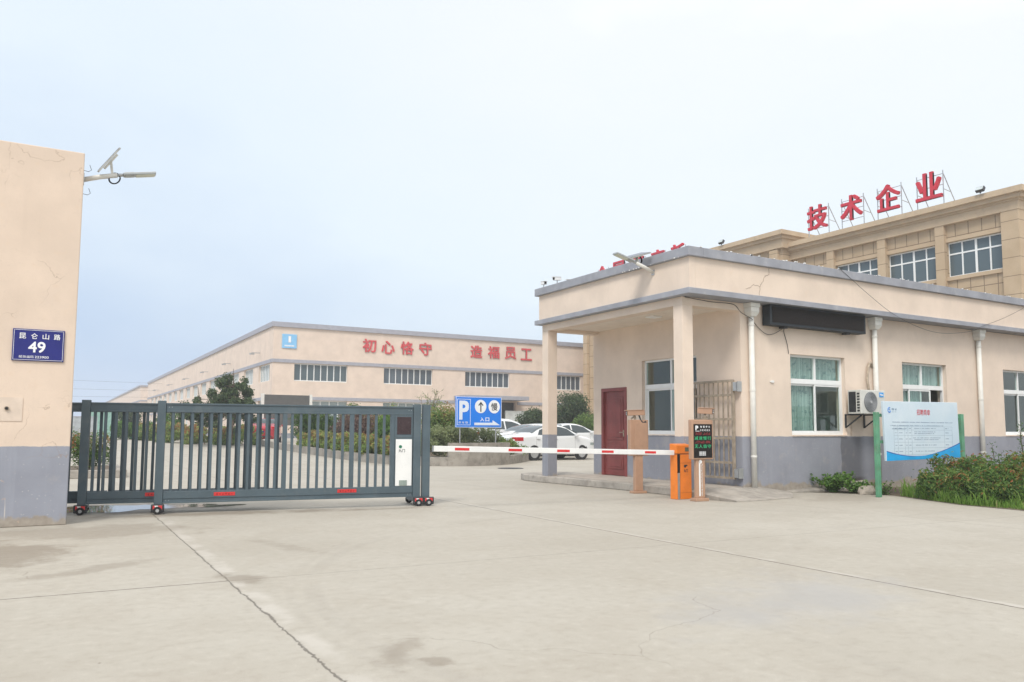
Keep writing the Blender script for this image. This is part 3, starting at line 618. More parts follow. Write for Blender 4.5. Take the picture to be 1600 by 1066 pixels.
# door in the portico
d = MB(); d.box(XB - .02, XB + .12, 14.81, 14.895, .16, 2.27); d.box(XB - .02, XB + .12, 15.715, 15.80, .16, 2.27); d.box(XB - .02, XB + .12, 14.895, 15.715, 2.185, 2.27)
dr = MB().box(XB + .035, XB + .085, 14.897, 15.713, .17, 2.183).build('door', m_door, gh, bevel=.003)
d.build('door_frame', m_door, dr, bevel=.006)
for z0, z1 in ((.32, .62), (.72, .90), (1.02, 2.06)):
    b = MB(); b.box(XB + .022, XB + .034, 14.99, 15.62, z0, z1); o = b.build('door_panel', m_door, dr, bevel=.010)
    b = MB(); b.box(XB + .012, XB + .0215, 15.06, 15.55, z0 + .06, z1 - .06); b.build('raised_panel', m_door, dr, bevel=.008)
b = MB(); b.box(XB + .0, XB + .034, 14.935, 14.965, 1.10, 1.26); b.bar((XB - .03, 14.95, 1.20), (XB - .03, 15.06, 1.20), .016, .016); b.bar((XB + .02, 14.95, 1.20), (XB - .038, 14.95, 1.20), .016, .016); b.build('door_handle', m_rust, dr)
# grille leaf folded back against the portico wall
gr = MB(); X = 11.60
for y in (11.33, 12.78): gr.bar((X, y, .30), (X, y, 2.26), .05, .05)
for z in (.32, .62, 1.10, 1.48, 1.96, 2.24): gr.bar((X, 11.355, z), (X, 12.755, z), .03, .045)
go = gr.build('grille_door', m_rust, gh)
b = MB()
for k in range(1, 11): b.bar((X - .005, 11.33 + k * .132, .325), (X - .005, 11.33 + k * .132, 2.235), .021, .021)
b.build('grille_rods', m_rust, go)
for z in (2.12, .42):
    b = MB(); b.box(11.58, 11.70, 11.188, 11.199, z - .1, z + .1); b.box(11.57, 11.66, 11.205, 11.30, z - .085, z + .085); b.build('hinge_plate', m_steel, go)
# downpipes
for x, zb in ((11.93, .10), (15.79, .05), (19.87, .05)):
    b = MB(); b.tube([(x, 11.125, zb), (x, 11.125, 3.6)], .055, 16); o = b.build('downpipe', m_pvc, gh, smooth=False)
    for p in o.data.polygons: p.use_smooth = len(p.vertices) == 4
    b = MB()
    for z in (.75, 2.05, 3.36): b.tube([(x, 11.125, z - .018), (x, 11.125, z + .018)], .062, 16)
    b.build('pipe_collar', m_pvc, o)
    b = MB(); b.add([(x - .07, 11.05, 3.52), (x + .07, 11.05, 3.52), (x + .07, 11.198, 3.52), (x - .07, 11.198, 3.52), (x - .115, 11.01, 3.60), (x + .115, 11.01, 3.60), (x + .115, 11.198, 3.60), (x - .115, 11.198, 3.60)], [(0, 3, 2, 1), (4, 5, 6, 7), (0, 1, 5, 4), (1, 2, 6, 5), (2, 3, 7, 6), (3, 0, 4, 7)])
    b.box(x - .115, x + .115, 11.01, 11.198, 3.602, 3.70); b.box(x - .13, x + .13, 10.998, 11.198, 3.702, 3.785); b.build('rain_hopper', m_pvc, o, bevel=.006)

# platform and ramp at the portico
pl = thing('portico_platform', 'raised concrete kerb platform under the guardhouse portico', 'platform', (10.6, 14, 0))
poly = [(10.31, 11.2), (10.33, 12.6), (10.32, 13.6), (10.2, 15.2), (10.08, 16.2), (10.12, 16.9), (10.3, 17.35), (10.6, 17.5), (11.7, 17.5), (11.7, 11.2)]
MB().prism([(x, y) for x, y in poly], 0, .155).build('kerb', m_kerb, pl, bevel=.02)
MB().prism([(10.46, 11.25), (10.46, 16.1), (11.69, 16.1), (11.69, 11.25)], .1555, .162).build('paved_top', M('smooth_cement', (.40, .36, .31), .85, var=.12, dirt=(.45, .30, .24), dirt_amt=.4), pl)
rp_ = thing('ramp', 'short sloping concrete ramp in front of the portico', 'ramp', (11.2, 10.7, 0))
MB().prism([(10.18, 11.195), (10.42, 10.12), (11.2, 10.14), (12.05, 10.30), (12.75, 10.9), (12.9, 11.13), (12.1, 11.195)], -.01, [.155, .035, .03, .02, .02, .04, .15]).build('ramp_slab', m_kerb, rp_, bevel=.012)
# dark plate on the ramp side, then the worn foot of the front wall
b = MB(); b.prism([(10.166, 11.19), (10.405, 10.13), (10.418, 10.135), (10.179, 11.194)], -.01, [.142, .026, .026, .142]); b.build('ramp_side_shade_dirt', m_concrete, rp_)  # added plate, its darker concrete stands for shade and dirt on the ramp side
ft = MB(); ft.prism([(12.9, 11.1), (13.2, 11.0), (15.4, 10.98), (15.4, 11.198), (12.9, 11.198)], -.01, [.03, .05, .05, .20, .05]); tag(ft.build('wall_footing', m_concrete, bevel=.01), 'low rough concrete footing along the guardhouse front wall', 'footing')

# led banner, air conditioner, cables
s = thing('led_banner', 'long black unlit LED banner under the guardhouse eaves', 'LED display', (13.8, 11.1, 3.6))
MB().box(12.30, 15.28, 10.97, 11.17, 3.37, 3.775).build('housing', M('banner_housing', (.030, .036, .042), .6, spec=.25), s, bevel=.006)
b = MB(); b.box(12.36, 15.22, 10.962, 10.969, 3.425, 3.745); b.build('screen', m_screen, s)
for x in (12.8, 14.75):
    b = MB(); b.box(x - .06, x + .06, 11.02, 11.14, 3.33, 3.369); b.build('bracket', m_dark, s)
ac = thing('air_conditioner', 'white outdoor air conditioner unit on a wall bracket beside the notice board', 'air conditioner', (15.1, 10.9, 1.62))
b = MB(); b.box(14.72, 15.53, 10.74, 11.06, 1.62, 2.13); b.build('casing', M('ac_casing', (.66, .65, .60), .45, var=.05, dirt=(.4, .37, .30), dirt_amt=.25), ac, bevel=.012)
b = MB(); b.disc((15.04, 10.735, 1.875), (0, 1, 0), .215, .012, 40); o = b.build('fan_grille', M('grille_grey', (.16, .17, .18), .5), ac)
b = MB()
for r in (.05, .08, .11, .14, .17, .2): b.tube([(15.04 + r * math.cos(k * math.pi / 16), 10.724, 1.875 + r * math.sin(k * math.pi / 16)) for k in range(33)], .0045, 5, False)
b.disc((15.04, 10.724, 1.875), (0, 1, 0), .032, .012, 16); b.build('grille_rings', M('grille_light', (.42, .43, .44), .45), o)
b = MB(); b.box(15.335, 15.475, 10.733, 10.739, 1.985, 2.085); o = b.build('badge', M('azure_badge', (.02, .30, .72), .4), ac)
b = MB(); text_to(b, 'Midea', (15.35, 10.733, 2.012), FX['U'], FX['V'], FX['N'], .11, .045, .003, .02); b.build('badge_lettering', m_whitesign, o)
b = MB()
for k in range(7): b.box(14.712, 14.719, 10.77, 10.83, 1.67 + .06 * k, 1.705 + .06 * k)
b.box(14.712, 14.719, 10.86, 11.03, 1.66, 2.09); b.build('side_vents', m_dark, ac)
for x in (14.80, 15.42): b = MB(); b.bar((x, 10.74, 1.605), (x, 11.2, 1.605), .03, .03); b.bar((x, 11.185, 1.605), (x, 11.185, 1.32), .03, .03); b.bar((x, 10.80, 1.59), (x, 11.17, 1.34), .025, .025); b.build('wall_bracket', m_dark, ac)
b = MB(); b.tube([(15.50, 11.10, 2.12), (15.52, 11.15, 2.4), (15.57, 11.15, 2.66), (15.62, 11.15, 2.76), (15.68, 11.16, 2.78), (15.73, 11.18, 2.72), (15.74, 11.2, 2.68)], .025, 10); b.build('pipe_bundle', M('wrapped_pipe', (.42, .35, .27), .8, var=.2, scale=20), ac, smooth=True)

def cable(pts, label, r=.006):
    P = []; V = [Vector(p) for p in pts]
    for i in range(len(V) - 1):
        a, b_, c, d_ = V[max(i - 1, 0)], V[i], V[i + 1], V[min(i + 2, len(V) - 1)]
        for k in range(8):
            t_ = k / 8; P.append(.5 * ((2 * b_) + (c - a) * t_ + (2 * a - 5 * b_ + 4 * c - d_) * t_ * t_ + (3 * b_ - a - 3 * c + d_) * t_ ** 3))
    P.append(V[-1]); b = MB(); b.tube(P, r, 6); return tag(b.build('cable', m_dark, smooth=True), label, 'cable', 'cables on the guardhouse front')
cable([(10.24, 11.18, 3.775), (10.9, 11.185, 3.74), (11.5, 11.185, 3.74), (11.72, 11.19, 3.60), (11.88, 11.06, 3.46), (12.05, 11.17, 3.42), (12.35, 11.17, 3.22), (12.6, 11.17, 3.22), (12.79, 11.1, 3.33)], 'black cable sagging from the portico corner past the downpipe to the LED banner')
cable([(12.85, 11.1, 3.33), (12.93, 11.18, 3.28), (13.02, 11.185, 3.05), (13.07, 11.19, 2.84)], 'short black cable hanging from the LED banner to the window corner')
cable([(14.3, 10.84, 4.70), (14.45, 10.84, 4.62), (15.3, 10.85, 4.2), (16.05, 10.83, 3.86), (17.0, 10.83, 3.62), (18.0, 10.9, 3.56), (19.0, 10.83, 3.66), (19.6, 10.83, 3.84), (20.6, 10.85, 4.12), (21.8, 10.83, 4.55), (22.3, 10.84, 4.72)], 'thin cable looping across the guardhouse parapet below its coping', .0042)

# cameras on the roof edge
for i, (y, dz, yaw, lb) in enumerate(((16.15, .02, 1.35, 'white CCTV camera facing the street on the far guardhouse roof corner'), (15.55, .03, .25, 'white CCTV camera pointing left along the roof edge with a dark visor'), (14.95, -.13, .2, 'pale low CCTV camera nearest the solar lamp on the roof edge'))):
    c = thing('cctv_camera', lb, 'camera', (10.22, y, 4.60 + dz), 0, 'cameras on the guardhouse roof')
    d = Vector((-math.cos(yaw), -math.sin(yaw), -.12)).normalized(); p = Vector((10.22, y, 4.81 + dz))
    b = MB(); b.tube([(10.22, y, 4.60), p], .012, 8); b.build('stand', m_steel, c)
    b = MB(); b.bar(p - d * .11, p + d * .12, .085, .075); b.bar(p - d * .10 + Vector((0, 0, .045)), p + d * .17 + Vector((0, 0, .045)), .10, .012); b.build('body', m_white, c, bevel=.01)
    b = MB(); b.disc(p + d * .122, d, .03, .008, 14); b.build('lens', m_dark, c)
# ---------------------------------------------------------------- barrier, camera post, display post
bb = thing('boom_barrier', 'orange boom barrier cabinet with a white and red boom lowered across the lane', 'boom barrier', (10.0, 11.1, 0), R_(0))
def lp(name, m, root, fn, parent=None, bevel=.004, smooth=False):
    b = MB(); fn(b); return b.build(name, m, parent or root, local=True, bevel=bevel, smooth=smooth)
cab = lp('cabinet', m_orange, bb, lambda b: [b.box(-.17, .19, -.09, .09, .0, .815), b.prism([(-.174, -.095), (.195, -.095), (.195, .095), (-.174, .095)], .825, [.985, .985, 1.01, 1.01])], bevel=.012)
lp('cabinet_seam', m_dark, bb, lambda b: b.box(-.168, .188, -.087, .088, .8151, .8249), cab, 0)
m_seam = M('orange_seam', (.35, .09, .012), .6)
lp('door_line', m_seam, bb, lambda b: [b.box(-.088, .19, -.0925, -.0902, .655, .660), b.box(-.088, .19, -.0925, -.0902, .118, .122), b.box(-.092, -.088, -.0925, -.0902, .01, .81)], cab, 0)
lp('side_column', M('brushed_strip', (.42, .42, .43), .35, .6), bb, lambda b: b.box(-.15, -.10, -.096, -.0905, .005, .48), cab, .002)
lp('mirror_strip', m_screen, bb, lambda b: b.box(-.155, -.095, -.097, -.0905, .4805, .812), cab, .002)
pl_ = lp('rating_plate', M('olive_plate', (.10, .115, .075), .5), bb, lambda b: b.box(.03, .145, -.100, -.0955, .868, .942), cab, .002)
lp('maker_emblem', m_dark, bb, lambda b: [b.disc((.03, -.0925, .60), (0, 1, 0), .028, .004, 16), b.box(.045, .085, -.0945, -.0905, .60, .625)], cab, 0)
lp('lettering', m_dark, bb, lambda b: text_to(b, '九门', (.0, -.0905, .49), (1, 0, 0), (0, 0, 1), (0, -1, 0), .095, .055, .003, .012), cab, 0)
bm = MB(); A_, B_ = Vector((9.825, 11.08, .845)), Vector((5.04, 11.12, .955)); bm.bar(A_, B_, .045, .088); bo = bm.build('boom', m_white, bb, bevel=.006)
bdir = (B_ - A_).normalized()
for x in (5.52, 6.475, 7.405, 8.32, 9.265):
    c = A_ + bdir * ((9.825 - x) / abs(bdir.x)); b = MB(); b.bar(c - bdir * .125 + Vector((0, -.0245, 0)), c + bdir * .125 + Vector((0, -.0245, 0)), .003, .040); b.build('red_reflector', M('red_reflector', (.62, .03, .03), .3), bo)
b = MB(); b.bar(B_, B_ + bdir * .012, .047, .09); b.build('end_cap', m_steel, bo)

def cam_head(root, p, d, m, ln, parent=None):
    p, d = Vector(p), Vector(d).normalized(); up = Vector((0, 0, 1))
    b = MB(); b.bar(p - d * ln * .5, p + d * ln * .5, .11, .10); b.bar(p - d * ln * .42 + up * .052, p + d * ln * .62 + up * .058, .135, .016); h = b.build('camera_head', m, root, bevel=.008)
    b = MB(); b.bar(p + d * ln * .5, p + d * (ln * .5 + .006), .08, .075); b.build('lens_window', m_dark, h)
    sd_ = d.cross(up).normalized(); b = MB()
    for a in (-.018, .018):
        for c in (-.016, .016): b.disc(p + d * (ln * .5 + .008) + sd_ * a + up * c, d, .010, .004, 10)
    b.build('lamp_dots', m_whitesign, h); return h
cp = thing('camera_post', 'rose brown number plate camera post with a boxy head, left of the orange barrier', 'camera post', (10.13, 12.48, 0), R_(-6))
lp('pedestal', m_brown, cp, lambda b: [b.box(-.09, .09, -.045, .045, .05, .75), b.prism([(-.15, -.09), (.15, -.09), (.15, .09), (-.15, .09)], 0, [.05] * 4)], bevel=.008)
bx = lp('head_box', m_brown, cp, lambda b: b.box(-.205, .215, -.06, .06, .745, 1.46), bevel=.014)
lp('access_panel', m_brown, cp, lambda b: b.box(-.125, .19, -.072, -.061, .80, 1.40), bx, .006)
cam_head(cp, (10.06, 12.46, 1.595), (-.93, .35, -.05), m_brown, .36)
b = MB(); b.tube([(10.06, 12.47, 1.45), (10.06, 12.47, 1.50), (10.03, 12.46, 1.55)], .022, 10); b.bar((9.98, 12.5, 1.47), (10.05, 12.46, 1.54), .03, .03); b.build('swivel_bracket', m_rust, cp)
b = MB(); b.tube([(10.15, 12.47, 1.565), (10.155, 12.44, 1.50), (10.17, 12.42, 1.44), (10.21, 12.415, 1.405), (10.26, 12.415, 1.41)], .014, 8); b.disc((10.265, 12.415, 1.412), (0, 1, 0), .026, .03, 14); b.build('flexible_conduit', m_dark, cp, smooth=True)

lpst = thing('display_post', 'rose brown parking display post with a black LED screen, right of the orange barrier', 'display post', (10.02, 10.66, 0), R_(-3))
lp('pedestal', m_brown, lpst, lambda b: [b.box(-.105, .095, -.075, -.01, .055, .75), b.prism([(-.16, -.125), (.14, -.125), (.14, .04), (-.16, .04)], 0, [.055, .055, .055, .055])], bevel=.008)
hb = lp('head_box', m_brown, lpst, lambda b: b.box(-.215, .275, -.10, .0, .735, 1.445), bevel=.016)
scn = lp('led_screen', m_screen, lpst, lambda b: b.box(-.175, .245, -.106, -.0985, .765, 1.365), hb, .002)
def glow(name, col, e):
    t_ = NT(name); t_.base(col, .5); t_.b.inputs['Emission Color'].default_value = col + (1,); t_.b.inputs['Emission Strength'].default_value = e; return t_.m
gT = dict(U=(1, 0, 0), V=(0, 0, 1), N=(0, -1, 0)); sy = -.106
lp('white_lettering', m_whitesign, lpst, lambda b: [text_to(b, 'P', (-.135, sy, 1.255), *gT.values(), .062, .082, .002, .03), b.box(-.135, -.045, sy - .002, sy, 1.236, 1.244)] + [text_to(b, c, (-.025 + k * .062, sy, 1.30), *gT.values(), .036, .036, .002, .012) for k, c in enumerate('智慧停车')], scn, 0)
lp('white_chevrons', m_whitesign, lpst, lambda b: [b.plate((-.03 + k * .039, sy, 1.24), *gT.values(), [(0, 0), (.010, 0), (.027, .0175), (.010, .035), (0, .035), (.017, .0175)], .002) for k in range(6)], scn, 0)
m_gl = glow('green_led', (.03, .46, .19), .10); m_rl = glow('red_led', (.30, .02, .025), .06)
for body, z, m in (('减速慢行', 1.085, m_gl), ('无人值守', .94, m_gl)):
    lp('green_led_text', m, lpst, lambda b: [text_to(b, c, (-.158 + k * .098, sy, z), *gT.values(), .080, .062, .002, 0) for k, c in enumerate(body)], scn, 0)
rngl = random.Random(2)
for z in (1.175, 1.025):
    def f(b):
        for k in range(26):
            for j in range(3):
                if rngl.random() < .62: b.box(-.15 + k * .0135, -.1405 + k * .0135, sy - .002, sy, z + j * .015, z + j * .015 + .010)
    lp('dim_red_led_text', m_rl, lpst, f, scn, 0)
sp_ = lp('speaker_patch', M('grey_patch', (.12, .12, .12), .5), lpst, lambda b: b.box(-.065, .10, -.110, -.1062, .80, .885), scn, .002)
lp('speaker_dots', m_whitesign, lpst, lambda b: [b.box(-.052 + i * .037, -.03 + i * .037, -.1125, -.1101, .808 + j * .025, .824 + j * .025) for i in range(4) for j in range(3)], sp_, 0)
lp('pedestal_stripe', m_white, lpst, lambda b: [b.box(-.045, -.012, -.078, -.0752, .09, .70), b.disc((-.008, -.0765, .695), (0, 1, 0), .034, .003, 16)], None, 0)
lp('pedestal_lettering', m_white, lpst, lambda b: text_to(b, 'Parking Advertisement Screen', (.004, -.075, .655), (0, 0, -1), (1, 0, 0), (0, -1, 0), .56, .034, .003, .004), None, 0)
cam_head(lpst, (10.16, 10.60, 1.60), (.55, -.83, -.06), m_brown, .27)
b = MB(); b.tube([(10.14, 10.60, 1.44), (10.14, 10.60, 1.50), (10.16, 10.60, 1.56)], .02, 10); b.bar((10.10, 10.6, 1.47), (10.20, 10.6, 1.48), .04, .05); b.build('swivel_bracket', m_rust, lpst)

# ---------------------------------------------------------------- notice board
nb = thing('notice_board', 'pale blue recruitment notice board on green steel posts before the hedge', 'notice board', (15.1, 9.65, 0))
for x in (13.76, 16.56):
    b = MB(); b.box(x - .05, x + .05, 9.62, 9.69, 0, 1.62); p_ = b.build('post', m_green, nb, bevel=.006)
b = MB()
for z in (1.05, 1.56): b.box(13.812, 16.508, 9.665, 9.70, z - .03, z + .03)
b.build('cross_bar', m_green, nb)
t = NT('pale_blue_banner'); t.base(t.mix(t.ss(t.noise(1.3, 3), .3, .7), (.56, .68, .77), (.66, .75, .81)), .35, 0, .5); t.bump(t.noise(2.6, 3), .35, .02); m_banner = t.m
b = MB(); b.plate((13.90, 9.63, .69), (1, 0, 0), (0, 0, 1), (0, -1, 0), [(0.03, -.01), (2.46, .03), (2.42, 1.165), (-.02, 1.14)], .05); bd = b.build('board', m_banner, nb, bevel=.006)
NB = ((1, 0, 0), (0, 0, 1), (0, -1, 0)); by = 9.5799
def nbp(name, m, fn):
    b = MB(); fn(b); return b.build(name, m, bd)
curve = [(.035, .0)] + [(.035 + 2.42 * k / 24, .02 + .0) for k in range(0)]
top = [(.035 + 2.42 * k / 24, (.20 - .55 * (k / 24) + .82 * (k / 24) ** 2 - .12 * (k / 24) ** 3)) for k in range(25)]
nbp('blue_swoosh', M('azure_print', (.012, .36, .74), .4), lambda b: b.plate((13.90, by, .69), *NB, [(.035, -.005), (2.455, .032)] + [(x, max(z, .004) - .03) for x, z in top][::-1], .002))
nbp('dark_swoosh_edge', M('navy_print', (.02, .10, .38), .4), lambda b: b.plate((13.90, by - .0001, .69), *NB, [(x, max(z, .004) - .03) for x, z in top] + [(x, max(z, .004) - .03 + .018 * abs(math.cos(math.pi * k / 24))) for k, (x, z) in list(enumerate(top))[::-1]], .0025))
nbp('title', M('red_print', (.55, .03, .05), .5), lambda b: [text_to(b, c, (14.93 + k * .112, by, 1.575), *NB, .100, .115, .002, .007) for k, c in enumerate('招聘简章')])
nbp('round_logo', M('blue_print', (.05, .22, .62), .5), lambda b: [b.tube([(14.06 + .045 * math.cos(a), by - .001, 1.665 + .05 * math.sin(a)) for a in [math.pi * (.3 + 1.5 * k / 14) for k in range(15)]], .007, 5), b.tube([(14.06 + .024 * math.cos(a), by - .001, 1.655 + .03 * math.sin(a)) for a in [math.pi * (-.7 + 1.5 * k / 14) for k in range(15)]], .007, 5)])
rngb = random.Random(5)
def words(b, x0, x1, z, h=.016):
    x = x0
    while x < x1:
        w = rngb.uniform(.010, .022); b.box(x, min(x + w, x1), by - .0015, by, z, z + h * rngb.uniform(.7, 1)); x += w + (rngb.uniform(.004, .008) if rngb.random() < .88 else .03)
nbp('logo_text', m_blotext, lambda b: [words(b, 14.135, 14.285, 1.66, .045), words(b, 14.135, 14.285, 1.625, .010)])
nbp('paragraph', m_blotext, lambda b: [words(b, 14.14, 16.12, 1.425), words(b, 14.07, 15.80, 1.36), words(b, 14.12, 14.58, 1.295)])
xs_ = (14.18, 14.30, 14.52, 14.62, 14.745, 15.83, 16.10); zs_ = (1.215, 1.13, .995, .83, .69, .53)
zs_ = tuple(.40 + .25 + (z - .53) * .80 for z in zs_); zs_ = tuple(z + .15 for z in zs_)
def f(b):
    for x in xs_: b.box(x - .0022, x + .0022, by - .0015, by, zs_[-1], zs_[0])
    for z in zs_: b.box(xs_[0], xs_[-1], by - .0012, by - .0001, z - .0022, z + .0022)
nbp('table_rules', M('grey_print', (.30, .40, .48), .6), f)
def f(b):
    for i in range(5):
        zc = (zs_[i] + zs_[i + 1]) / 2
        for j in range(6):
            a, c = xs_[j] + .025, xs_[j + 1] - .025
            if j == 4:
                for q in range(1 if i in (0, 3, 4) else 2): words(b, a + rngb.uniform(0, .1), c - rngb.uniform(.1, .35), zc - .008 + (.02 if i in (1, 2) else 0) - .035 * q, .014)
            else: words(b, a + .01, min(c, a + .12), zc - .008, .015)
nbp('table_text', m_blotext, f); nbp('foot_note', m_blotext, lambda b: words(b, 14.22, 15.35, .745, .018))
nb.location.x -= .09

# ---------------------------------------------------------------- foliage tools
def leaves(name, m, P, Nrm, size, tint, parent=None, rnd=None, aspect=.55, fold=.18):
    """one mesh of folded diamond leaves; P points, Nrm rough outward normals, tint 0..1 per leaf"""
    r = np.random.default_rng(rnd); P = np.asarray(P, float); n = len(P); Nn = np.asarray(Nrm, float) + r.normal(0, .55, (n, 3)); Nn /= np.linalg.norm(Nn, axis=1)[:, None] + 1e-9
    a = np.cross(Nn, r.normal(0, 1, (n, 3))); a /= np.linalg.norm(a, axis=1)[:, None] + 1e-9; b = np.cross(Nn, a)
    s = (np.asarray(size) * r.uniform(.65, 1.3, n))[:, None]
    V = np.stack([P - a * s * .5, P + b * s * aspect * .5 + Nn * s * fold, P + a * s * .5, P - b * s * aspect * .5 + Nn * s * fold], 1).reshape(-1, 3)
    k = np.arange(n)[:, None] * 4; F = np.concatenate([k + [0, 1, 2], k + [0, 2, 3]], 1).reshape(-1, 3)
    me = bpy.data.meshes.new(name); me.from_pydata(V.tolist(), [], F.tolist()); me.materials.append(m)
    at = me.attributes.new('tint', 'FLOAT', 'POINT'); at.data.foreach_set('value', np.repeat(np.clip(tint, 0, 1), 4).astype(np.float32))
    o = bpy.data.objects.new(name, me); COL.objects.link(o)
    if parent: o.parent = parent; o.matrix_parent_inverse = chain(parent).inverted()
    return o
def blob_points(r, centers, radii, n, shell=.55, squash=1.0):
    centers = np.asarray(centers, float); radii = np.asarray(radii, float); w = radii ** 2; idx = r.choice(len(centers), n, p=w / w.sum())
    d = r.normal(0, 1, (n, 3)); d /= np.linalg.norm(d, axis=1)[:, None]; rad = radii[idx] * (r.uniform(shell ** 3, 1, n) ** (1 / 3)); sc_ = np.array([1, 1, squash])
    return centers[idx] + d * rad[:, None] * sc_, d
def bush(name, label, cat, c, rx, ry, h, n, leaf, m, seed, red=0.0, group=None, shape='round', skirt=.15, tone=.38, stems=True, asp=.50):
    r = np.random.default_rng(seed); cx, cy, cz = c; root = thing(name, label, cat, (cx, cy, cz), 0, group)
    k = max(14, int(26 * max(1, rx * ry * h) ** .4)); C, Rr = [], []
    for i in range(k):
        if shape == 'round':
            d = r.normal(0, 1, 3); d /= np.linalg.norm(d); q = r.uniform(.35, .82); p = np.array([cx, cy, cz + h * .52]) + d * np.array([rx, ry, h * .5]) * q
        else: p = np.array([cx + r.uniform(-1, 1) * rx * .88, cy + r.uniform(-1, 1) * ry * .82, cz + r.uniform(.18, .88) * h])
        C.append(p); Rr.append(min(rx, ry, h * .5) * r.uniform(.30, .52))
    P, D = blob_points(r, C, Rr, n, .45); P = P + r.normal(0, .045, P.shape) * (r.uniform(0, 1, (n, 1)) < .5)
    keep = P[:, 2] > cz + skirt * h * r.uniform(0, 1, n) ** 2; P, D = P[keep], D[keep]; n = len(P)
    rel = (P[:, 2] - cz) / h; clump = np.sin(P[:, 0] * 5.1 + seed) * np.sin(P[:, 1] * 4.3) * .10
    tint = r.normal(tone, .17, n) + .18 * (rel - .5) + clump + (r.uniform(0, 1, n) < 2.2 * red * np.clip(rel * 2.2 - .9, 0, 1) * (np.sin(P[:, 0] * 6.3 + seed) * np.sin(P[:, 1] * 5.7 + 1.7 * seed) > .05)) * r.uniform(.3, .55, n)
    leaves('foliage', m, P, D + [0, 0, .35], leaf, tint, root, seed, asp)
    if stems:
        b = MB()
        for i in range(7):
            a = r.uniform(0, 6.28); q = C[int(r.integers(len(C)))]; b.tube([(cx + .12 * rx * math.cos(a), cy + .12 * ry * math.sin(a), cz - .03), tuple((np.array([cx, cy, cz]) * .45 + q * .55)), tuple(q)], [.022, .014, .006], 5)
        b.build('stems', m_bark, root)
    return root
def tree(name, label, c, h, crown_c, crown_r, n, leaf, m, seed, trunk_r=.09, nb_=22, tone=.42, group=None, blob=.36, cat='tree', conic=0.0):
    r = np.random.default_rng(seed); c = np.array(c, float); root = thing(name, label, cat, tuple(c), 0, group); b = MB()
    top_ = c + [r.normal(0, .06) * h, r.normal(0, .05) * h, h * .93]; mid = (c + top_) / 2 + [r.normal(0, .03) * h, r.normal(0, .03) * h, 0]
    b.tube([c - [0, 0, .05], (c + mid) / 2, mid, top_], [trunk_r * 1.25, trunk_r, trunk_r * .7, trunk_r * .15], 9); C, Rr = [], []
    cc = c + np.array(crown_c); cr = np.array(crown_r)
    for i in range(nb_):
        d = r.normal(0, 1, 3); d /= np.linalg.norm(d); q = r.uniform(.35, .95); p = cc + d * cr * q
        if conic: f_ = 1 - conic * np.clip((p[2] - (cc[2] - cr[2])) / (2 * cr[2]), 0, 1); p[:2] = cc[:2] + (p[:2] - cc[:2]) * f_
        C.append(p); Rr.append(min(cr) * blob * r.uniform(.6, 1.25)); s_ = c + (mid - c) * r.uniform(.7, 1.0) if p[2] < mid[2] + .5 else mid + (top_ - mid) * r.uniform(0, .7)
        b.tube([tuple(s_), tuple(s_ * .5 + p * .5 + [0, 0, -.05 * h * .3]), tuple(p)], [trunk_r * .42, trunk_r * .25, trunk_r * .08], 6)
    b.build('trunk', m_bark, root); P, D = blob_points(r, C, Rr, n, .35, .85); P = P + r.normal(0, .10 * min(cr) * blob, P.shape) * (r.uniform(0, 1, (n, 1)) < .6) * 2.0
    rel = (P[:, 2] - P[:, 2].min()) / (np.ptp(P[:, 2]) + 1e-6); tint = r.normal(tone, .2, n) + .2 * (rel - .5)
    leaves('crown', m, P, D + [0, 0, .5], leaf, tint, root, seed); return root

# ---------------------------------------------------------------- planting by the notice board
hedge_spots = [((14.85, 9.1), .72, .5, .74), ((15.35, 8.15), .85, .72, .80), ((14.55, 7.75), .62, .62, .62), ((16.3, 8.75), .85, .6, .84), ((16.65, 7.65), .9, .75, .86), ((15.45, 6.95), .85, .75, .82), ((17.6, 8.3), .8, .7, .9), ((14.55, 6.55), .72, .62, .72), ((16.9, 6.6), .95, .8, 1.02), ((15.8, 5.9), .9, .7, .96), ((14.6, 5.5), .8, .7, .82)]
hedge_spots += [((14.25, 8.75), .45, .45, .52), ((14.05, 7.9), .42, .5, .50)]
hl = ['low photinia bush at the foot of the notice board, left end of the bed', 'red tipped photinia bush right under the middle of the notice board', 'dark photinia bush at the front edge of the bed beside the paving', 'photinia bush below the right green post', 'tall photinia bush before the third downpipe', 'leafy photinia bush in the middle of the bed with grass at its foot', 'photinia bush behind, close to the right guardhouse window', 'photinia bush on the paving edge at the right', 'highest orange tipped photinia bush at the right picture edge', 'orange tipped photinia bush at the lower right picture edge', 'photinia bush nearest the camera at the bed corner', 'small low photinia shoot at the paving edge just right of the left green post', 'small low photinia shoot in the grass below the board swoosh']
for i, ((x, y), rx, ry, h) in enumerate(hedge_spots):
    bush('photinia_bush', hl[i], 'shrub', (x, y, 0), rx, ry, h, 3400, .078, m_photinia, 100 + i, red=.07 + .12 * (x > 16.2 or i in (9, 8)), group='photinia bushes in the bed', shape='box', skirt=.05, asp=.40, tone=.50)
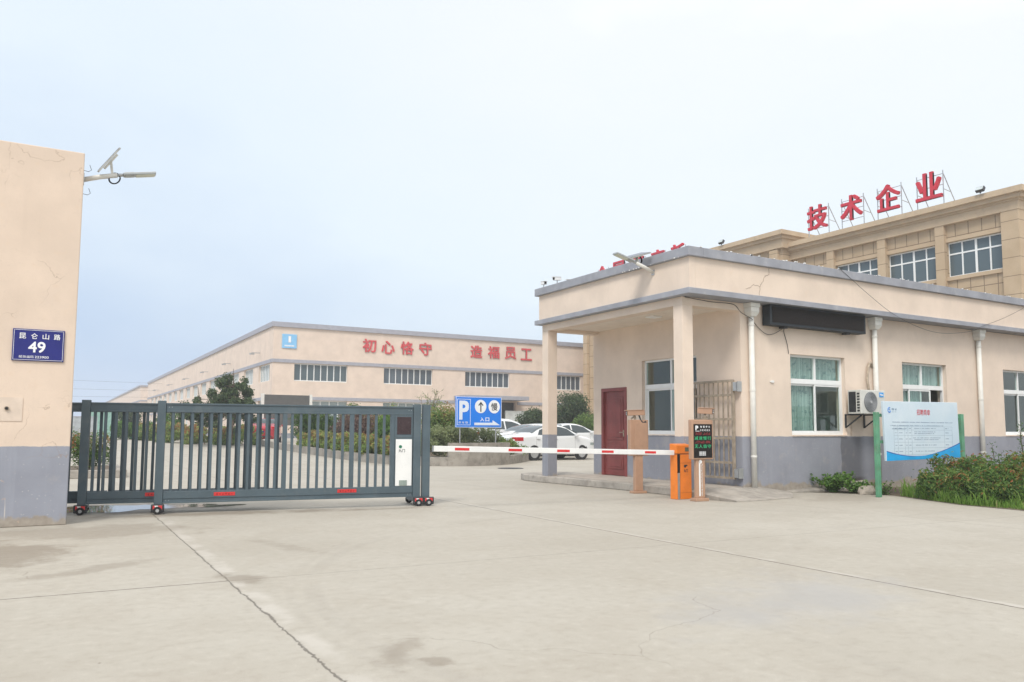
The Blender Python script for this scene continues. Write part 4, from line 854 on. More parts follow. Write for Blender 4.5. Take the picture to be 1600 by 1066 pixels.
# ragged grass in front of the hedge
r = np.random.default_rng(9); n = 4200
u = r.uniform(0, 1, n); edge = np.array([np.interp(u * 6.0, [0, 1.0, 2.9, 4.0, 5.1, 6.0], [v for v in col]) for col in ((14.25, 13.98, 13.52, 13.48, 13.42, 13.38), (9.62, 9.05, 8.0, 6.9, 5.6, 4.2))]).T
off = np.abs(r.normal(0, .42, n)); P = np.c_[edge[:, 0] + .02 + off * .93, edge[:, 1] + off * .15, np.zeros(n)]
clump = .5 + .5 * np.sin(P[:, 1] * 5.3 + 1.3) * np.sin(P[:, 0] * 6.1 + P[:, 1] * 2.2); hgt = r.uniform(.04, .38, n) ** 1.15 * (.30 + 1.15 * clump ** 1.3); lean = r.normal(0, .34, (n, 2)) - [[.12, .0]]
V, F, T = [], [], []
for i in range(n):
    p = P[i]; w = r.uniform(.004, .009); a = r.uniform(0, 6.28); d = np.array([math.cos(a), math.sin(a), 0]) * w; l = np.array([lean[i, 0], lean[i, 1], 0]) * hgt[i]
    q1 = p + l * .35 + [0, 0, hgt[i] * .6]; q2 = p + l + [0, 0, hgt[i] * (1 - .25 * abs(lean[i]).sum())]; o = len(V)
    V += [p - d, p + d, q1 + d * .8, q1 - d * .8, q2]; F += [(o, o + 1, o + 2, o + 3), (o + 3, o + 2, o + 4)]; T += [float(np.clip(r.normal(.5, .22), 0, 1))] * 5
me = bpy.data.meshes.new('grass'); me.from_pydata([tuple(v) for v in V], [], F); me.materials.append(m_grass); at = me.attributes.new('tint', 'FLOAT', 'POINT'); at.data.foreach_set('value', np.array(T, np.float32))
o = bpy.data.objects.new('grass', me); COL.objects.link(o); tag(o, 'ragged bright green grass along the edge of the paving', 'grass', kind='stuff')
def weed(label, c, h, n, seed, spread=.25, leaf=.10):
    r = np.random.default_rng(seed); root = thing('weed', label, 'weed', c, 0, 'weeds along the wall'); b = MB(); P = []
    for i in range(n):
        a = r.uniform(0, 6.28); L_ = h * r.uniform(.5, 1.0); s_ = spread * r.uniform(.2, 1); pts = [np.array(c) + [s_ * t_ ** 1.5 * math.cos(a), s_ * t_ ** 1.5 * math.sin(a), L_ * t_] for t_ in np.linspace(0, 1, 6)]
        b.tube([tuple(p) for p in pts], [.006, .005, .004, .004, .003, .002], 5); P += [p + r.normal(0, .03, 3) for p in pts[1:] for _ in range(int(7 * leaf / .1))]
    b.build('stems', m_bark, root); P = np.array(P); P[:, 2] = np.maximum(P[:, 2], .02); leaves('leaves', m_bright, P, np.tile([0, -.2, .8], (len(P), 1)), leaf, r.normal(.45, .22, len(P)), root, seed, .7); return root
weed('lush vine like weed climbing at the guardhouse wall below the first window', (13.9, 10.85, .02), .36, 46, 21, .46, .08)
weed('low creeping weed between the vine and the pale stone', (14.2, 10.5, .02), .18, 26, 22, .46, .08)
weed('small weed at the foot of the left green post', (14.25, 9.95, .01), .24, 14, 23, .26, .05)
for i, (x, y, h) in enumerate(((17.5, 8.9, 1.42), (17.1, 9.25, 1.0))):
    r = np.random.default_rng(60 + i); root = thing('tall_weed', ('taller' if i == 0 else 'shorter') + ' wispy tall weed rising above the photinia before the right window', 'weed', (x, y, 0), 0, 'tall weeds'); b = MB(); P = []
    for s_ in range(5):
        a = r.uniform(0, 6.28); pts = [np.array((x, y, 0)) + [.13 * t_ * math.cos(a), .13 * t_ * math.sin(a), h * r.uniform(.97, 1.0) * t_ * (1 - .08 * s_)] for t_ in np.linspace(0, 1, 7)]; b.tube([tuple(p) for p in pts], .004, 5); P += [p + r.normal(0, .035, 3) for p in pts[3:] for _ in range(6)]
    b.build('stems', m_bark, root); leaves('leaves', m_bright, np.array(P), np.tile([.5, -.5, .5], (len(P), 1)), .07, r.normal(.3, .2, len(P)), root, 61 + i, .25)
# pale stone
r = np.random.default_rng(4); b = MB(); nv = 14; ring = []
for k, (zz, rr) in enumerate(((0, .95), (.07, 1.02), (.13, .86), (.165, .55))):
    for j in range(nv): a = 2 * math.pi * j / nv; q = rr * (1 + r.uniform(-.1, .1)); b.v.append((14.13 + .24 * q * math.cos(a), 10.22 + .15 * q * math.sin(a), zz + r.uniform(-.012, .012)))
for k in range(3):
    for j in range(nv): b.f.append((k * nv + j, k * nv + (j + 1) % nv, (k + 1) * nv + (j + 1) % nv, (k + 1) * nv + j))
b.f.append(tuple(3 * nv + j for j in range(nv))); tag(b.build('stone', m_rock, bevel=.02), 'pale loose stone lying by the wall left of the green post', 'stone')

# ---------------------------------------------------------------- planter with the parking sign
kerb_line = [(9.75, 45.5), (9.62, 38.5), (9.85, 31.2), (10.35, 27.0), (10.65, 25.45), (11.15, 24.85), (11.7, 24.45), (12.3, 24.28), (13.0, 24.27), (13.75, 24.55), (14.4, 25.02), (15.2, 25.75), (16.3, 26.95)]
def offset(line, d):
    out = []
    for i, p in enumerate(line):
        a, c = Vector(line[max(i - 1, 0)]), Vector(line[min(i + 1, len(line) - 1)]); t_ = (c - a).normalized(); out.append((p[0] - t_.y * d, p[1] + t_.x * d))
    return out
inner = offset(kerb_line, .18)
pt = thing('planter', 'curved raw concrete planter kerb around the green island with a taller end wall', 'planter', (12, 26, 0)); b = MB()
for i in range(len(kerb_line) - 1):
    q = [kerb_line[i], kerb_line[i + 1], inner[i + 1], inner[i]]; zz = [ground_z(p[1]) for p in q]; b.prism(q, [z - .05 for z in zz], [z + .31 for z in zz])
b.prism([(16.3, 26.95), (16.45, 27.1), (15.45, 27.35), (15.35, 27.15)], -.05, .31)
b.build('low_kerb', m_concrete, pt)
wl = [(11.66, 24.475), (12.3, 24.285), (13.0, 24.275), (13.75, 24.555), (14.35, 24.97)]; wi = offset(wl, .2); wo_ = offset(wl, -.012); b = MB()
for i in range(len(wl) - 1): b.prism([wo_[i], wo_[i + 1], wi[i + 1], wi[i]], -.05, .79)
b.build('end_wall', m_concrete, pt)
poly = inner[1:] + [(15.4, 27.3), (15.2, 30), (15.0, 38.0), (12, 38.3)]
b = MB(); b.add([(p[0], p[1], ground_z(p[1]) + .22) for p in poly], [tuple(range(len(poly)))]); b.build('soil_fill', m_soil, pt)

ps = thing('parking_sign', 'blue parking entrance sign on two steel legs behind the planter wall', 'sign', (13.4, 25.6, .2), R_(2))
def sp(name, m, fn, parent=None, bevel=0): return lp(name, m, ps, fn, parent, bevel)
W_, H_ = 1.93, 1.12; Z0 = 1.12
panel = sp('panel', m_blue, lambda b: b.box(-W_ / 2, W_ / 2, -.02, .02, Z0, Z0 + H_), None, .01)
for x in (-.75, .75):
    sp('leg', m_steel, lambda b: b.tube([(x, .045, -.03), (x, .045, Z0 + H_ - .1)], .025, 12))
G_ = ((1, 0, 0), (0, 0, 1), (0, -1, 0)); m_wb = M('bluish_white_reflective', (.74, .80, .88), .5, var=.03)
def px_(x, y): return (-W_ / 2 + (x - 372) / (1345 - 372) * W_, Z0 + H_ - (y - 180) / (825 - 180) * H_)      # measured on the sign's own face
def rect(b, x0, y0, x1, y1, th=.004):
    a, c = px_(x0, y0), px_(x1, y1); b.box(a[0], c[0], -.02 - th, -.0195, c[1], a[1])
def frame_(b, x0, y0, x1, y1, w): rect(b, x0, y0, x1, y0 + w); rect(b, x0, y1 - w, x1, y1); rect(b, x0, y0 + w, x0 + w, y1 - w); rect(b, x1 - w, y0 + w, x1, y1 - w)
sp('border', m_wb, lambda b: frame_(b, 376, 184, 1341, 821, 9), panel); sp('inner_border', m_wb, lambda b: frame_(b, 403, 232, 680, 775, 9), panel)
def txt(b, s_, x0, y0, x1, y1, bold, th=.004, y=-.02):
    a, c = px_(x0, y1), px_(x1, y0); text_to(b, s_, (a[0], y, a[1]), *G_, c[0] - a[0], c[1] - a[1], th, bold)
sp('letter_p', m_wb, lambda b: txt(b, 'P', 445, 268, 645, 662, .028), panel)
sp('small_lettering', m_wb, lambda b: [txt(b, c, 432 + 70 * k, 697, 486 + 70 * k, 745, .006) for k, c in enumerate('停车场')], panel)
sp('entrance_lettering', m_wb, lambda b: [txt(b, c, 884 + 112 * k, 612, 968 + 110 * k, 693, .03) for k, c in enumerate('入口')], panel)
sp('right_arrow', m_wb, lambda b: b.plate((0, -.02, 0), *G_, [px_(762, 775), px_(1310, 772), px_(1150, 668), px_(1147, 720), px_(762, 722)], .004), panel)
for cx_ in (892, 1183):
    c_ = px_(cx_, 381); d_ = sp('white_disc', m_whitesign, lambda b: b.plate((c_[0], -.02, c_[1]), *G_, [(.241 * math.cos(a), .245 * math.sin(a)) for a in [2 * math.pi * k / 40 for k in range(40)]], .004), panel)
    if cx_ < 1000:
        sp('up_arrow', m_dark, lambda b: b.plate((0, -.024, 0), *G_, [px_(884, 492), px_(908, 492), px_(906, 330), px_(938, 372), px_(948, 352), px_(895, 280), px_(842, 352), px_(852, 372), px_(884, 330)], .003), d_)
    else: sp('slow_lettering', m_dark, lambda b: txt(b, '慢', 1113, 300, 1253, 462, .01, .003, -.024), d_)
b = MB(); b.disc((12.85, 22.3, .006), (0, 0, 1), .42, .012, 28); tag(b.build('manhole_cover', m_dark), 'dark round drain cover in the yard paving before the planter', 'drain cover')

# ---------------------------------------------------------------- yard planting
gz = ground_z
for i, (x, y, rx, ry, h, lb) in enumerate(((10.75, 27.2, .45, 1.1, .78, 'clipped yellow tipped hedge piece nearest the planter corner'), (10.55, 29.4, .5, 1.15, .76, 'clipped hedge piece before the fresh green bush'), (10.5, 31.6, .5, 1.15, .74, 'clipped hedge piece before the purple bush'), (10.4, 34.0, .5, 1.25, .74, 'clipped hedge piece right of the middle gate post'), (10.3, 36.4, .5, 1.25, .72, 'clipped hedge piece at the far end of the row, beside the red car'))):
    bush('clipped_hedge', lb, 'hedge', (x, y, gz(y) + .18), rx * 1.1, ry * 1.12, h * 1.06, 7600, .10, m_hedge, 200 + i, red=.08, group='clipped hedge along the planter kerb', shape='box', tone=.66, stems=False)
for i, (x, y, rx, ry, h, lb) in enumerate(((12.6, 26.6, .72, .62, 1.20, 'grey green clipped hedge behind the left leg of the parking sign'), (13.9, 26.7, .80, .62, 1.16, 'grey green clipped hedge behind the right leg of the parking sign'), (11.55, 26.6, .55, .7, .72, 'low olive hedge at the planter corner by the boom tip'))):
    bush('square_hedge', lb, 'hedge', (x, y, .22), rx, ry, h, 7500, .085, m_greyhedge, 220 + i, red=0, group='square hedges behind the parking sign', shape='box', tone=.62, stems=False)
bush('low_hedge', 'low green hedge between the parking sign and the white sedan', 'hedge', (15.05, 26.35, .22), .62, .42, .68, 4200, .075, m_hedge, 230, red=.1, shape='box', tone=.5, stems=False)
bush('round_photinia', 'round rust tipped photinia dome left of the parking sign', 'shrub', (14.35, 31.2, gz(31) + .2), 1.15, 1.0, 2.15, 9500, .10, m_hedge, 240, red=.55, tone=.42)
bush('purple_bush', 'purple brown feathery bush behind the gate', 'shrub', (11.75, 34.6, gz(35) + .2), 1.15, .9, 1.75, 7500, .10, m_purple, 241, tone=.45)
bush('fresh_green_bush', 'fresh light green bush behind the gate display', 'shrub', (12.55, 32.6, gz(33) + .2), .75, .7, 1.55, 6000, .10, m_bright, 242, tone=.5)
bush('dark_green_bush', 'large dark green bush right of the red car', 'shrub', (11.05, 38.4, gz(38) + .15), 1.3, 1.0, 1.95, 7500, .11, m_photinia, 243, tone=.30)
bush('tall_green_bush', 'green bush rising behind the purple bush', 'shrub', (13.0, 37.5, gz(37) + .15), 1.35, 1.0, 1.95, 8000, .11, m_photinia, 244, tone=.42)
bush('orange_dome_bush', 'orange topped round bush showing above the gate rail', 'shrub', (14.15, 36.2, gz(36) + .15), 1.1, 1.0, 2.2, 7500, .10, m_hedge, 245, red=.8, tone=.48)
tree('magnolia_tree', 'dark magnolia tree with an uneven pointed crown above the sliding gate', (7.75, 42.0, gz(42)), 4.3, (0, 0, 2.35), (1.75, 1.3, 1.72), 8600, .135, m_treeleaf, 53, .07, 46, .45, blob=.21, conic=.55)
tree('magnolia_tree', 'lower spreading dark tree left of the pointed magnolia', (6.55, 43.5, gz(43)), 3.3, (0, 0, 2.0), (1.55, 1.2, 1.05), 5600, .135, m_treeleaf, 54, .06, 32, .42, blob=.27)
tree('round_tree', 'dense dark round tree seen through the portico', (30.1, 44, gz(44)), 3.5, (0, 0, 1.95), (1.45, 1.4, 1.5), 10500, .15, m_treeleaf, 55, .10, 34, .42, blob=.44, group='trees before the warehouse')
tree('round_tree', 'lower dark tree just left of the far portico column', (27.6, 44.5, gz(44)), 2.6, (0, 0, 1.25), (1.25, 1.0, 1.15), 8000, .14, m_treeleaf, 56, .08, 28, .42, blob=.44, group='trees before the warehouse')
bush('round_bush', 'mid green round bush at the guardhouse back corner', 'shrub', (28.6, 40, gz(40)), 1.35, 1.1, 2.1, 8000, .12, m_hedge, 246, tone=.30)
bush('round_bush', 'green bush half hidden behind the red door wall', 'shrub', (30.3, 40.5, gz(40)), 1.3, 1.1, 2.2, 7000, .12, m_hedge, 247, tone=.32)
# sparse crape myrtle
r = np.random.default_rng(77); root = thing('crape_myrtle', 'sparse bare twigged young tree behind the right gate post', 'tree', (14.65, 33.0, gz(33) + .2)); b = MB(); P = []
for i in range(9):
    a = r.uniform(0, 6.28); s_ = r.uniform(.25, .85); z1 = r.uniform(2.2, 2.75); base_ = np.array([14.65, 33.0, gz(33) + .2]); tip = base_ + [s_ * math.cos(a), s_ * math.sin(a) * .7, z1]; md = base_ + [(s_ * .35) * math.cos(a), s_ * .3 * math.sin(a), z1 * .6]
    b.tube([tuple(base_), tuple(md), tuple(tip)], [.028, .02, .007], 6)
    for k in range(5):
        q = md + (tip - md) * r.uniform(.2, 1); e2 = q + r.normal(0, .14, 3) + [0, 0, .12]; b.tube([tuple(q), tuple(e2)], [.008, .004], 5); P += [q + (e2 - q) * r.uniform(.2, 1.1) + r.normal(0, .035, 3) for _ in range(7)]
b.build('trunk', M('pale_bark', (.26, .21, .16), .9, var=.2), root); leaves('crown', m_hedge, np.array(P), np.tile([0, 0, 1.0], (len(P), 1)), .065, r.normal(.48, .2, len(P)), root, 78)
# hedges and trees left of the yard seen between the gate bars
for i, (x, y, rx, h, mm, tn, rd, lb) in enumerate(((8.7, 45.6, .8, .85, m_hedge, .55, .5, 'yellowish hedge clump under the magnolia, right of the teal bin'), (7.4, 46.5, .8, .8, m_hedge, .6, .6, 'orange tipped hedge clump under the magnolia'), (6.3, 49, .9, .85, m_hedge, .55, .4, 'yellow green hedge clump behind the second gate post'), (5.6, 53, .9, .85, m_hedge, .5, .3, 'hedge clump beside the teal bin'), (4.7, 57.5, 1.0, .9, m_bright, .4, 0, 'bright green hedge clump left of the teal bin'))):
    bush('yard_hedge', lb, 'hedge', (x, y, gz(y) - .12), rx * 1.5, 1.2, h * 1.4, 6500, .13, mm, 260 + i, red=rd, group='hedge clumps on the yard edge', shape='box', tone=tn, stems=False)
tree('dark_yard_tree', 'dark small tree seen between the left gate posts', (5.1, 66, .5), 2.5, (0, 0, 1.35), (1.1, 1.0, 1.1), 3000, .15, m_treeleaf, 57, .07, 20, .3, blob=.42)
tree('light_yard_tree', 'light green small tree behind the second gate post', (6.2, 54, .5), 2.2, (0, 0, 1.2), (.8, .8, .9), 2500, .13, m_bright, 58, .06, 18, .3, blob=.4)
bush('gate_shrub', 'bushy yellow and red tipped shrub behind the gate pillar', 'shrub', (.78, 23.7, .12), .66, .6, 1.18, 4800, .06, m_photinia, 270, red=1.0, tone=.42)
b = MB(); b.box(-1.6, 1.65, 22.3, 22.5, 0, .2); b.box(1.45, 1.65, 22.502, 27, 0, .2); tag(b.build('bed_kerb', m_kerb, bevel=.015), 'pale kerb of the small bed behind the gate pillar', 'kerb')
patch('soil', [(-1.6, 22.5), (1.45, 22.5), (1.45, 27), (-1.6, 27)], .12, m_soil)
# ---------------------------------------------------------------- cars (local space: x forward, y left, z up)
def interp(pts, x): return float(np.interp(x, [p[0] for p in pts], [p[1] for p in pts]))
def make_car(label, loc, rz, paint, kind='sedan', group=None, sx=1.0):
    if kind == 'sedan':
        top_p = [(-2.32, .80), (-2.26, .96), (-2.05, 1.035), (-1.62, 1.075), (-1.40, 1.12), (-1.0, 1.32), (-.60, 1.43), (-.15, 1.47), (.25, 1.45), (.62, 1.36), (1.30, 1.03), (1.7, .97), (2.05, .88), (2.27, .72), (2.32, .60)]
        wins = ([(.98, 1.02), (.55, 1.30), (.20, 1.375), (-.16, 1.395), (-.16, 1.0)], [(-.24, 1.0), (-.24, 1.395), (-.58, 1.36), (-.98, 1.24), (-1.10, 1.05)]); rear = (-1.38, -.66); front = (.66, 1.24)
    else:
        top_p = [(-2.15, .85), (-2.12, 1.10), (-2.0, 1.35), (-1.75, 1.56), (-1.2, 1.64), (-.3, 1.67), (.3, 1.62), (.75, 1.46), (1.30, 1.12), (1.7, 1.04), (2.0, .95), (2.18, .78), (2.22, .60)]
        wins = ([(1.0, 1.12), (.62, 1.38), (.25, 1.50), (-.16, 1.53), (-.16, 1.10)], [(-.24, 1.10), (-.24, 1.53), (-1.0, 1.50), (-1.05, 1.12)], [(-1.13, 1.13), (-1.10, 1.49), (-1.55, 1.44), (-1.72, 1.22)]); rear = (-2.06, -1.80); front = (.82, 1.25)
    x0, x1 = top_p[0][0], top_p[-1][0]
    bot_p = [(x0, .42), (x0 + .25, .26), (x1 - .3, .22), (x1, .34)]; hw_p = [(x0, .66), (x0 + .12, .76), (x0 + .5, .865), (-.8, .89), (1.0, .89), (x1 - .5, .84), (x1 - .15, .72), (x1, .58)]; belt = .97 if kind == 'sedan' else 1.08
    def sm(p, x): return sum(interp(p, x + d_) for d_ in (-.09, -.045, 0, .045, .09)) / 5
    def half(x, z):
        w = sm(hw_p, x); zb, zt = sm(bot_p, x), sm(top_p, x); w *= 1 - .10 * max(0, (.45 - z) / .25) - .02 * max(0, (z - .6)) 
        if z > belt: w -= (z - belt) * .42
        r_ = min(.12, (zt - zb) * .3)
        if z > zt - r_: q = (z - (zt - r_)) / r_; w -= .16 * (1 - math.sqrt(max(0, 1 - q * q)))
        return max(.05, w)
    root = thing('parked_car', label, 'car', loc, rz, group); b = MB(); nx, nz_ = 56, 16
    for i in range(nx + 1):
        x = x0 + (x1 - x0) * i / nx; zb, zt = sm(bot_p, x), sm(top_p, x); L_ = [(half(x, zb + (zt - zb) * k / nz_), zb + (zt - zb) * k / nz_) for k in range(nz_ + 1)]
        for y, z in L_: b.v.append((x, y, z))
        b.v.append((x, 0, zt + .006))
        for y, z in L_[::-1]: b.v.append((x, -y, z))
    m_ = 2 * (nz_ + 1) + 1
    for i in range(nx):
        for k in range(m_): k2 = (k + 1) % m_; b.f.append((i * m_ + k, i * m_ + k2, (i + 1) * m_ + k2, (i + 1) * m_ + k))
    b.f.append(tuple(range(m_))[::-1]); b.f.append(tuple(nx * m_ + k for k in range(m_))); body = b.build('body', paint, root, local=True, smooth=True)
    body.data.polygons[-1].use_smooth = False; body.data.polygons[-2].use_smooth = False
    for s_ in (1, -1):
        for w in wins:
            g_ = MB(); cx_ = sum(p[0] for p in w) / len(w); cz_ = sum(p[1] for p in w) / len(w); pts = []
            for i in range(len(w)):
                a, c = w[i], w[(i + 1) % len(w)]
                for k in range(4): t_ = k / 4; pts.append((a[0] + (c[0] - a[0]) * t_, a[1] + (c[1] - a[1]) * t_))
            rings = [[(cx_ + (p[0] - cx_) * q, cz_ + (p[1] - cz_) * q) for p in pts] for q in (1, .6, .2)]
            for rg in rings:
                for x, z in rg: g_.v.append((x, s_ * (half(x, z) + .010), z))
            n_ = len(pts)
            for j in range(2):
                for k in range(n_): g_.f.append((j * n_ + k, j * n_ + (k + 1) % n_, (j + 1) * n_ + (k + 1) % n_, (j + 1) * n_ + k))
            g_.f.append(tuple(2 * n_ + k for k in range(n_))); g_.build('side_window', m_carglass, root, local=True, smooth=True)
    for nm, (a, c) in (('rear_window', rear), ('windscreen', front)):
        g_ = MB()
        for i in range(9):
            x = a + (c - a) * i / 8; zt = sm(top_p, x); hw = half(x, zt - .12) - .07
            for k in range(9): y = -hw + 2 * hw * k / 8; g_.v.append((x, y, zt + .012 - .02 * (abs(y) / hw) ** 3))
        for i in range(8):
            for k in range(8): q = i * 9 + k; g_.f.append((q, q + 1, q + 10, q + 9))
        g_.build(nm, m_carglass, root, local=True, smooth=True)
    wb = (-1.30, 1.32)
    for x in wb:
        for s_ in (1, -1):
            hw = half(x, .42); a_ = MB(); a_.disc((x, s_ * (hw - .05), .33), (0, 1, 0), .352, .092, 28); a_.build('wheel_arch', m_dark, root, local=True)
            w_ = MB(); w_.disc((x, s_ * (hw - .08), .315), (0, 1, 0), .315, .20, 28); wo__ = w_.build('wheel', m_black, root, local=True, bevel=.02)
            w_ = MB(); w_.disc((x, s_ * (hw + .018), .315), (0, 1, 0), .21, .012, 24)
            wr = w_.build('rim', m_steel, wo__, local=True)
    s1 = MB(); rl = x0 + .11
    for s_ in (1, -1):
        l = MB(); q = [(x0 + d_, s_ * (half(x0 + d_, .86) + .012)) for d_ in (.02, .10, .22, .36, .46)]
        for x, y in q:
            for z in (.80, .95): l.v.append((x, y - s_ * (.0 if z < .9 else .012), z))
        l.f = [(2 * k, 2 * k + 2, 2 * k + 3, 2 * k + 1) for k in range(4)]; l.build('tail_light', M('tail_light_red', (.45, .012, .02), .2), root, local=True, smooth=True)
        l = MB(); q = [(x1 - d_, s_ * (half(x1 - d_, .66) + .012)) for d_ in (.06, .2, .36, .5)]
        for x, y in q:
            for z in (.62, .72): l.v.append((x, y, z))
        l.f = [(2 * k, 2 * k + 2, 2 * k + 3, 2 * k + 1) for k in range(3)]; l.build('headlight', m_glass_p, root, local=True, smooth=True)
        mr = MB(); mr.box(.86, 1.02, s_ * (half(.9, 1.0) + .03), s_ * (half(.9, 1.0) + .19), belt + .01, belt + .13); mr.build('mirror', paint, root, local=True, bevel=.03)
        for xh in (-.05, -1.0):
            hd = MB(); hd.bar((xh - .16, s_ * (half(xh, .86) + .012), .86), (xh, s_ * (half(xh, .86) + .012), .86), .02, .025); hd.build('door_handle', m_steel, root, local=True)
        for xs in (-.20, .92, -1.18):
            sm_ = MB(); pts = [(xs + (0 if xs > -1 else .25 * (z < .6)), s_ * (half(xs, z) + .0005), z) for z in np.linspace(.34, belt, 8)]; sm_.tube(pts, .0035, 5); sm_.build('door_seam', m_dark, root, local=True)
    pl2 = MB(); pl2.box(x0 - .012, x0 + .03, -.22, .22, .62, .73); pl2.build('number_plate', m_navy, root, local=True)
    bp = MB(); bp.box(x0 - .01, x0 + .2, -.62, .62, .40, .46); bp.build('bumper_trim', m_dark, root, local=True, bevel=.01)
    root.scale = (sx, 1, 1); return root
t = NT('white_car_paint'); t.base((.72, .735, .74), .22, 0, .5); t.b.inputs['Coat Weight'].default_value = .6; m_wcar = t.m
t = NT('red_car_paint'); t.base((.42, .015, .03), .25, 0, .5); t.b.inputs['Coat Weight'].default_value = .6; m_rcar = t.m
make_car('white sedan nearest the portico, partly behind the far column', (18.12, 28.35, 0), 0, m_wcar, 'sedan', 'white cars parked in the yard', .9)
make_car('white sedan behind the nearest one, its red tail light showing over the low hedge', (19.35, 31.1, .06), 0, m_wcar, 'sedan', 'white cars parked in the yard')
make_car('white sedan at the back, roof and mirror seen above the nearest sedan', (22.6, 33.6, .11), 0, m_wcar, 'sedan', 'white cars parked in the yard')
make_car('white hatchback farthest left, just right of the parking sign leg', (20.6, 36.8, .17), 0, m_wcar, 'hatch', 'white cars parked in the yard')
make_car('red car seen between the bars of the sliding gate', (10.7, 47.6, gz(47.6)), R_(72), m_rcar, 'sedan')

# ---------------------------------------------------------------- warehouse
wh = thing('warehouse', 'long two storey peach warehouse with grey bands and red slogan characters', 'warehouse', (30, 62, .5))
WX, WE, WY, WYE, WT = 14.42, 62.0, 62.0, 157.0, 9.5
fw = [(16.1, 20.4, 5.0, 6.38), (23.53, 27.95, 5.0, 6.38), (31.08, 35.57, 5.0, 6.38), (39.2, 43.45, 5.0, 6.38), (47, 51.3, 5.0, 6.38), (54.5, 58.8, 5.0, 6.38)]
lw = [(17.55, 20.45, 1.6, 3.48), (23.5, 28.4, 1.6, 3.48)]; dw = [(31.2, 36.2, .4, 3.7)]
sw = [(62.95 + 6.0 * k, 66.75 + 6.0 * k, 5.0, 6.38) for k in range(15)]; sl_ = [(64.2 + 6.0 * k, 66.8 + 6.0 * k, 1.6, 3.48) for k in range(15)]
b = MB(); wall_x(b, WX, WE, 0, WT, WY, WY + .3, fw + lw + dw); wall_y(b, WY + .3, WYE, 0, WT, WX, WX + .3, sw + sl_); b.box(WX + .3, WE, WYE - .3, WYE, 0, WT); b.box(WE - .3, WE, WY + .3, WYE - .3, 0, WT); b.build('wall', m_wh, wh)
b = MB(); b.box(WX + .31, WE - .31, WY + .31, WYE - .31, 9.0, 9.2); b.box(WX + .9, WE - .4, WY + 1.0, WY + 1.1, .3, 9.0); b.box(WX + .9, WX + 1.0, WY + 1.1, WYE - .4, .3, 9.0); b.build('roof', m_greyboard, wh)
b = MB()
for z0, z1, o_ in ((9.18, 9.56, .14), (6.40, 6.66, .07)): b.box(WX - o_, WE, WY - o_, WY + .02 - .021, z0, z1); b.box(WX - o_, WX - .001, WY - .0005, WYE, z0, z1)
b.box(WX - .06, 31.0, WY - .06, WY - .001, 3.5, 3.76); b.box(36.4, WE, WY - .06, WY - .001, 3.5, 3.76); b.box(WX - .06, WX - .001, WY, WYE, 3.5, 3.76); b.build('band', m_whtrim, wh)
def strip_window(P, a0, a1, z0, z1, n, mg, d=.16):
    b = MB(); w = .07
    for k in range(n + 1): c = a0 + (a1 - a0) * k / n; P(b, max(a0, c - w / 2), min(a1, c + w / 2), z0, z1, d, d + .07)
    for z in (z0, z1 - w): P(b, a0, a1, z, z + w, d + .01, d + .06)
    fr = b.build('window', m_frame, wh); b = MB(); P(b, a0, a1, z0, z1, d + .04, d + .05); b.build('pane', mg, fr)
PX = lambda b, a0, a1, z0, z1, d0, d1: b.box(a0, a1, WY + d0, WY + d1, z0, z1)
PY = lambda b, a0, a1, z0, z1, d0, d1: b.box(WX + d0, WX + d1, a0, a1, z0, z1)
for i, q in enumerate(fw): strip_window(PX, *q, 8, m_glass_w if i else m_glass_b)
for i, q in enumerate(lw): strip_window(PX, *q, 4 if i == 0 else 7, m_glass_p)
for i, q in enumerate(sw): strip_window(PY, *q, 7, m_glass_p)
for i, q in enumerate(sl_): strip_window(PY, *q, 4, m_glass_p)
b = MB(); b.box(30.0, 36.4, 59.9, WY - .001, 3.84, 4.18); b.build('canopy', m_whtrim, wh, bevel=.02)
b = MB(); b.box(31.2, 33.9, WY + .2, WY + .3, .4, 3.7); b.build('dark_doorway', m_greyboard, wh)
b = MB(); b.box(34.4, 37.7, 60.6, 60.75, .55, 2.92); o = b.build('sliding_door', M('white_door_sheet', (.60, .63, .62), .5), wh); b = MB(); b.box(34.4, 37.7, 60.585, 60.599, 1.72, 1.76); b.build('door_rail', m_steel, o)
for ch, x, zc in zip('初心恪守造福员工', (22.22, 23.84, 25.55, 27.23, 32.15, 33.9, 35.65, 37.32), (8.12, 8.06, 8.10, 8.11, 8.15, 8.18, 8.22, 8.16)):
    b = MB(); text_to(b, ch, (x - .58, WY - .02, zc - .56), *FX.values(), 1.16, 1.10, .06, .018); tag(b.build('slogan_character', m_redletter2), f'haze-paled red character {ch} on the warehouse front', 'wall letter', 'red slogan characters on the warehouse')
s = thing('building_number_sign', 'pale blue square sign with a white 1 on the warehouse corner', 'sign', (15.65, 62, 8)); MB().box(15.09, 16.22, 61.93, 61.999, 7.53, 8.63).build('plate', m_pale_blue, s)
b = MB(); text_to(b, '1', (15.56, 61.93, 7.98), *FX.values(), .20, .50, .02, .02); b.build('number', m_whitesign, s); b = MB()
for k in range(7): b.box(15.28 + k * .11, 15.36 + k * .11, 61.915, 61.93, 7.66, 7.77)
b.build('small_lettering', m_whitesign, s)
for i, y in enumerate((66.5, 79, 92, 106, 122, 140)):
    b = MB(); b.box(13.75, WX - .001, y - .05, y + .05, 7.42, 7.48); b.box(13.6, 13.95, y - .12, y + .12, 7.30, 7.42); tag(b.build('wall_lamp', m_steel), 'small grey wall lamp on the long warehouse side, ' + ('nearest the front corner', 'second from the front corner', 'third from the front corner', 'fourth from the front corner', 'fifth from the front corner', 'farthest from the front corner')[i], 'wall lamp', 'wall lamps on the warehouse side')
w2 = thing('far_warehouse', 'second peach warehouse far off beyond the long one', 'warehouse', (14, 165, .5)); b = MB(); b.box(13.9, 40, 165, 330, 0, 9.1); b.build('wall', m_wh, w2)
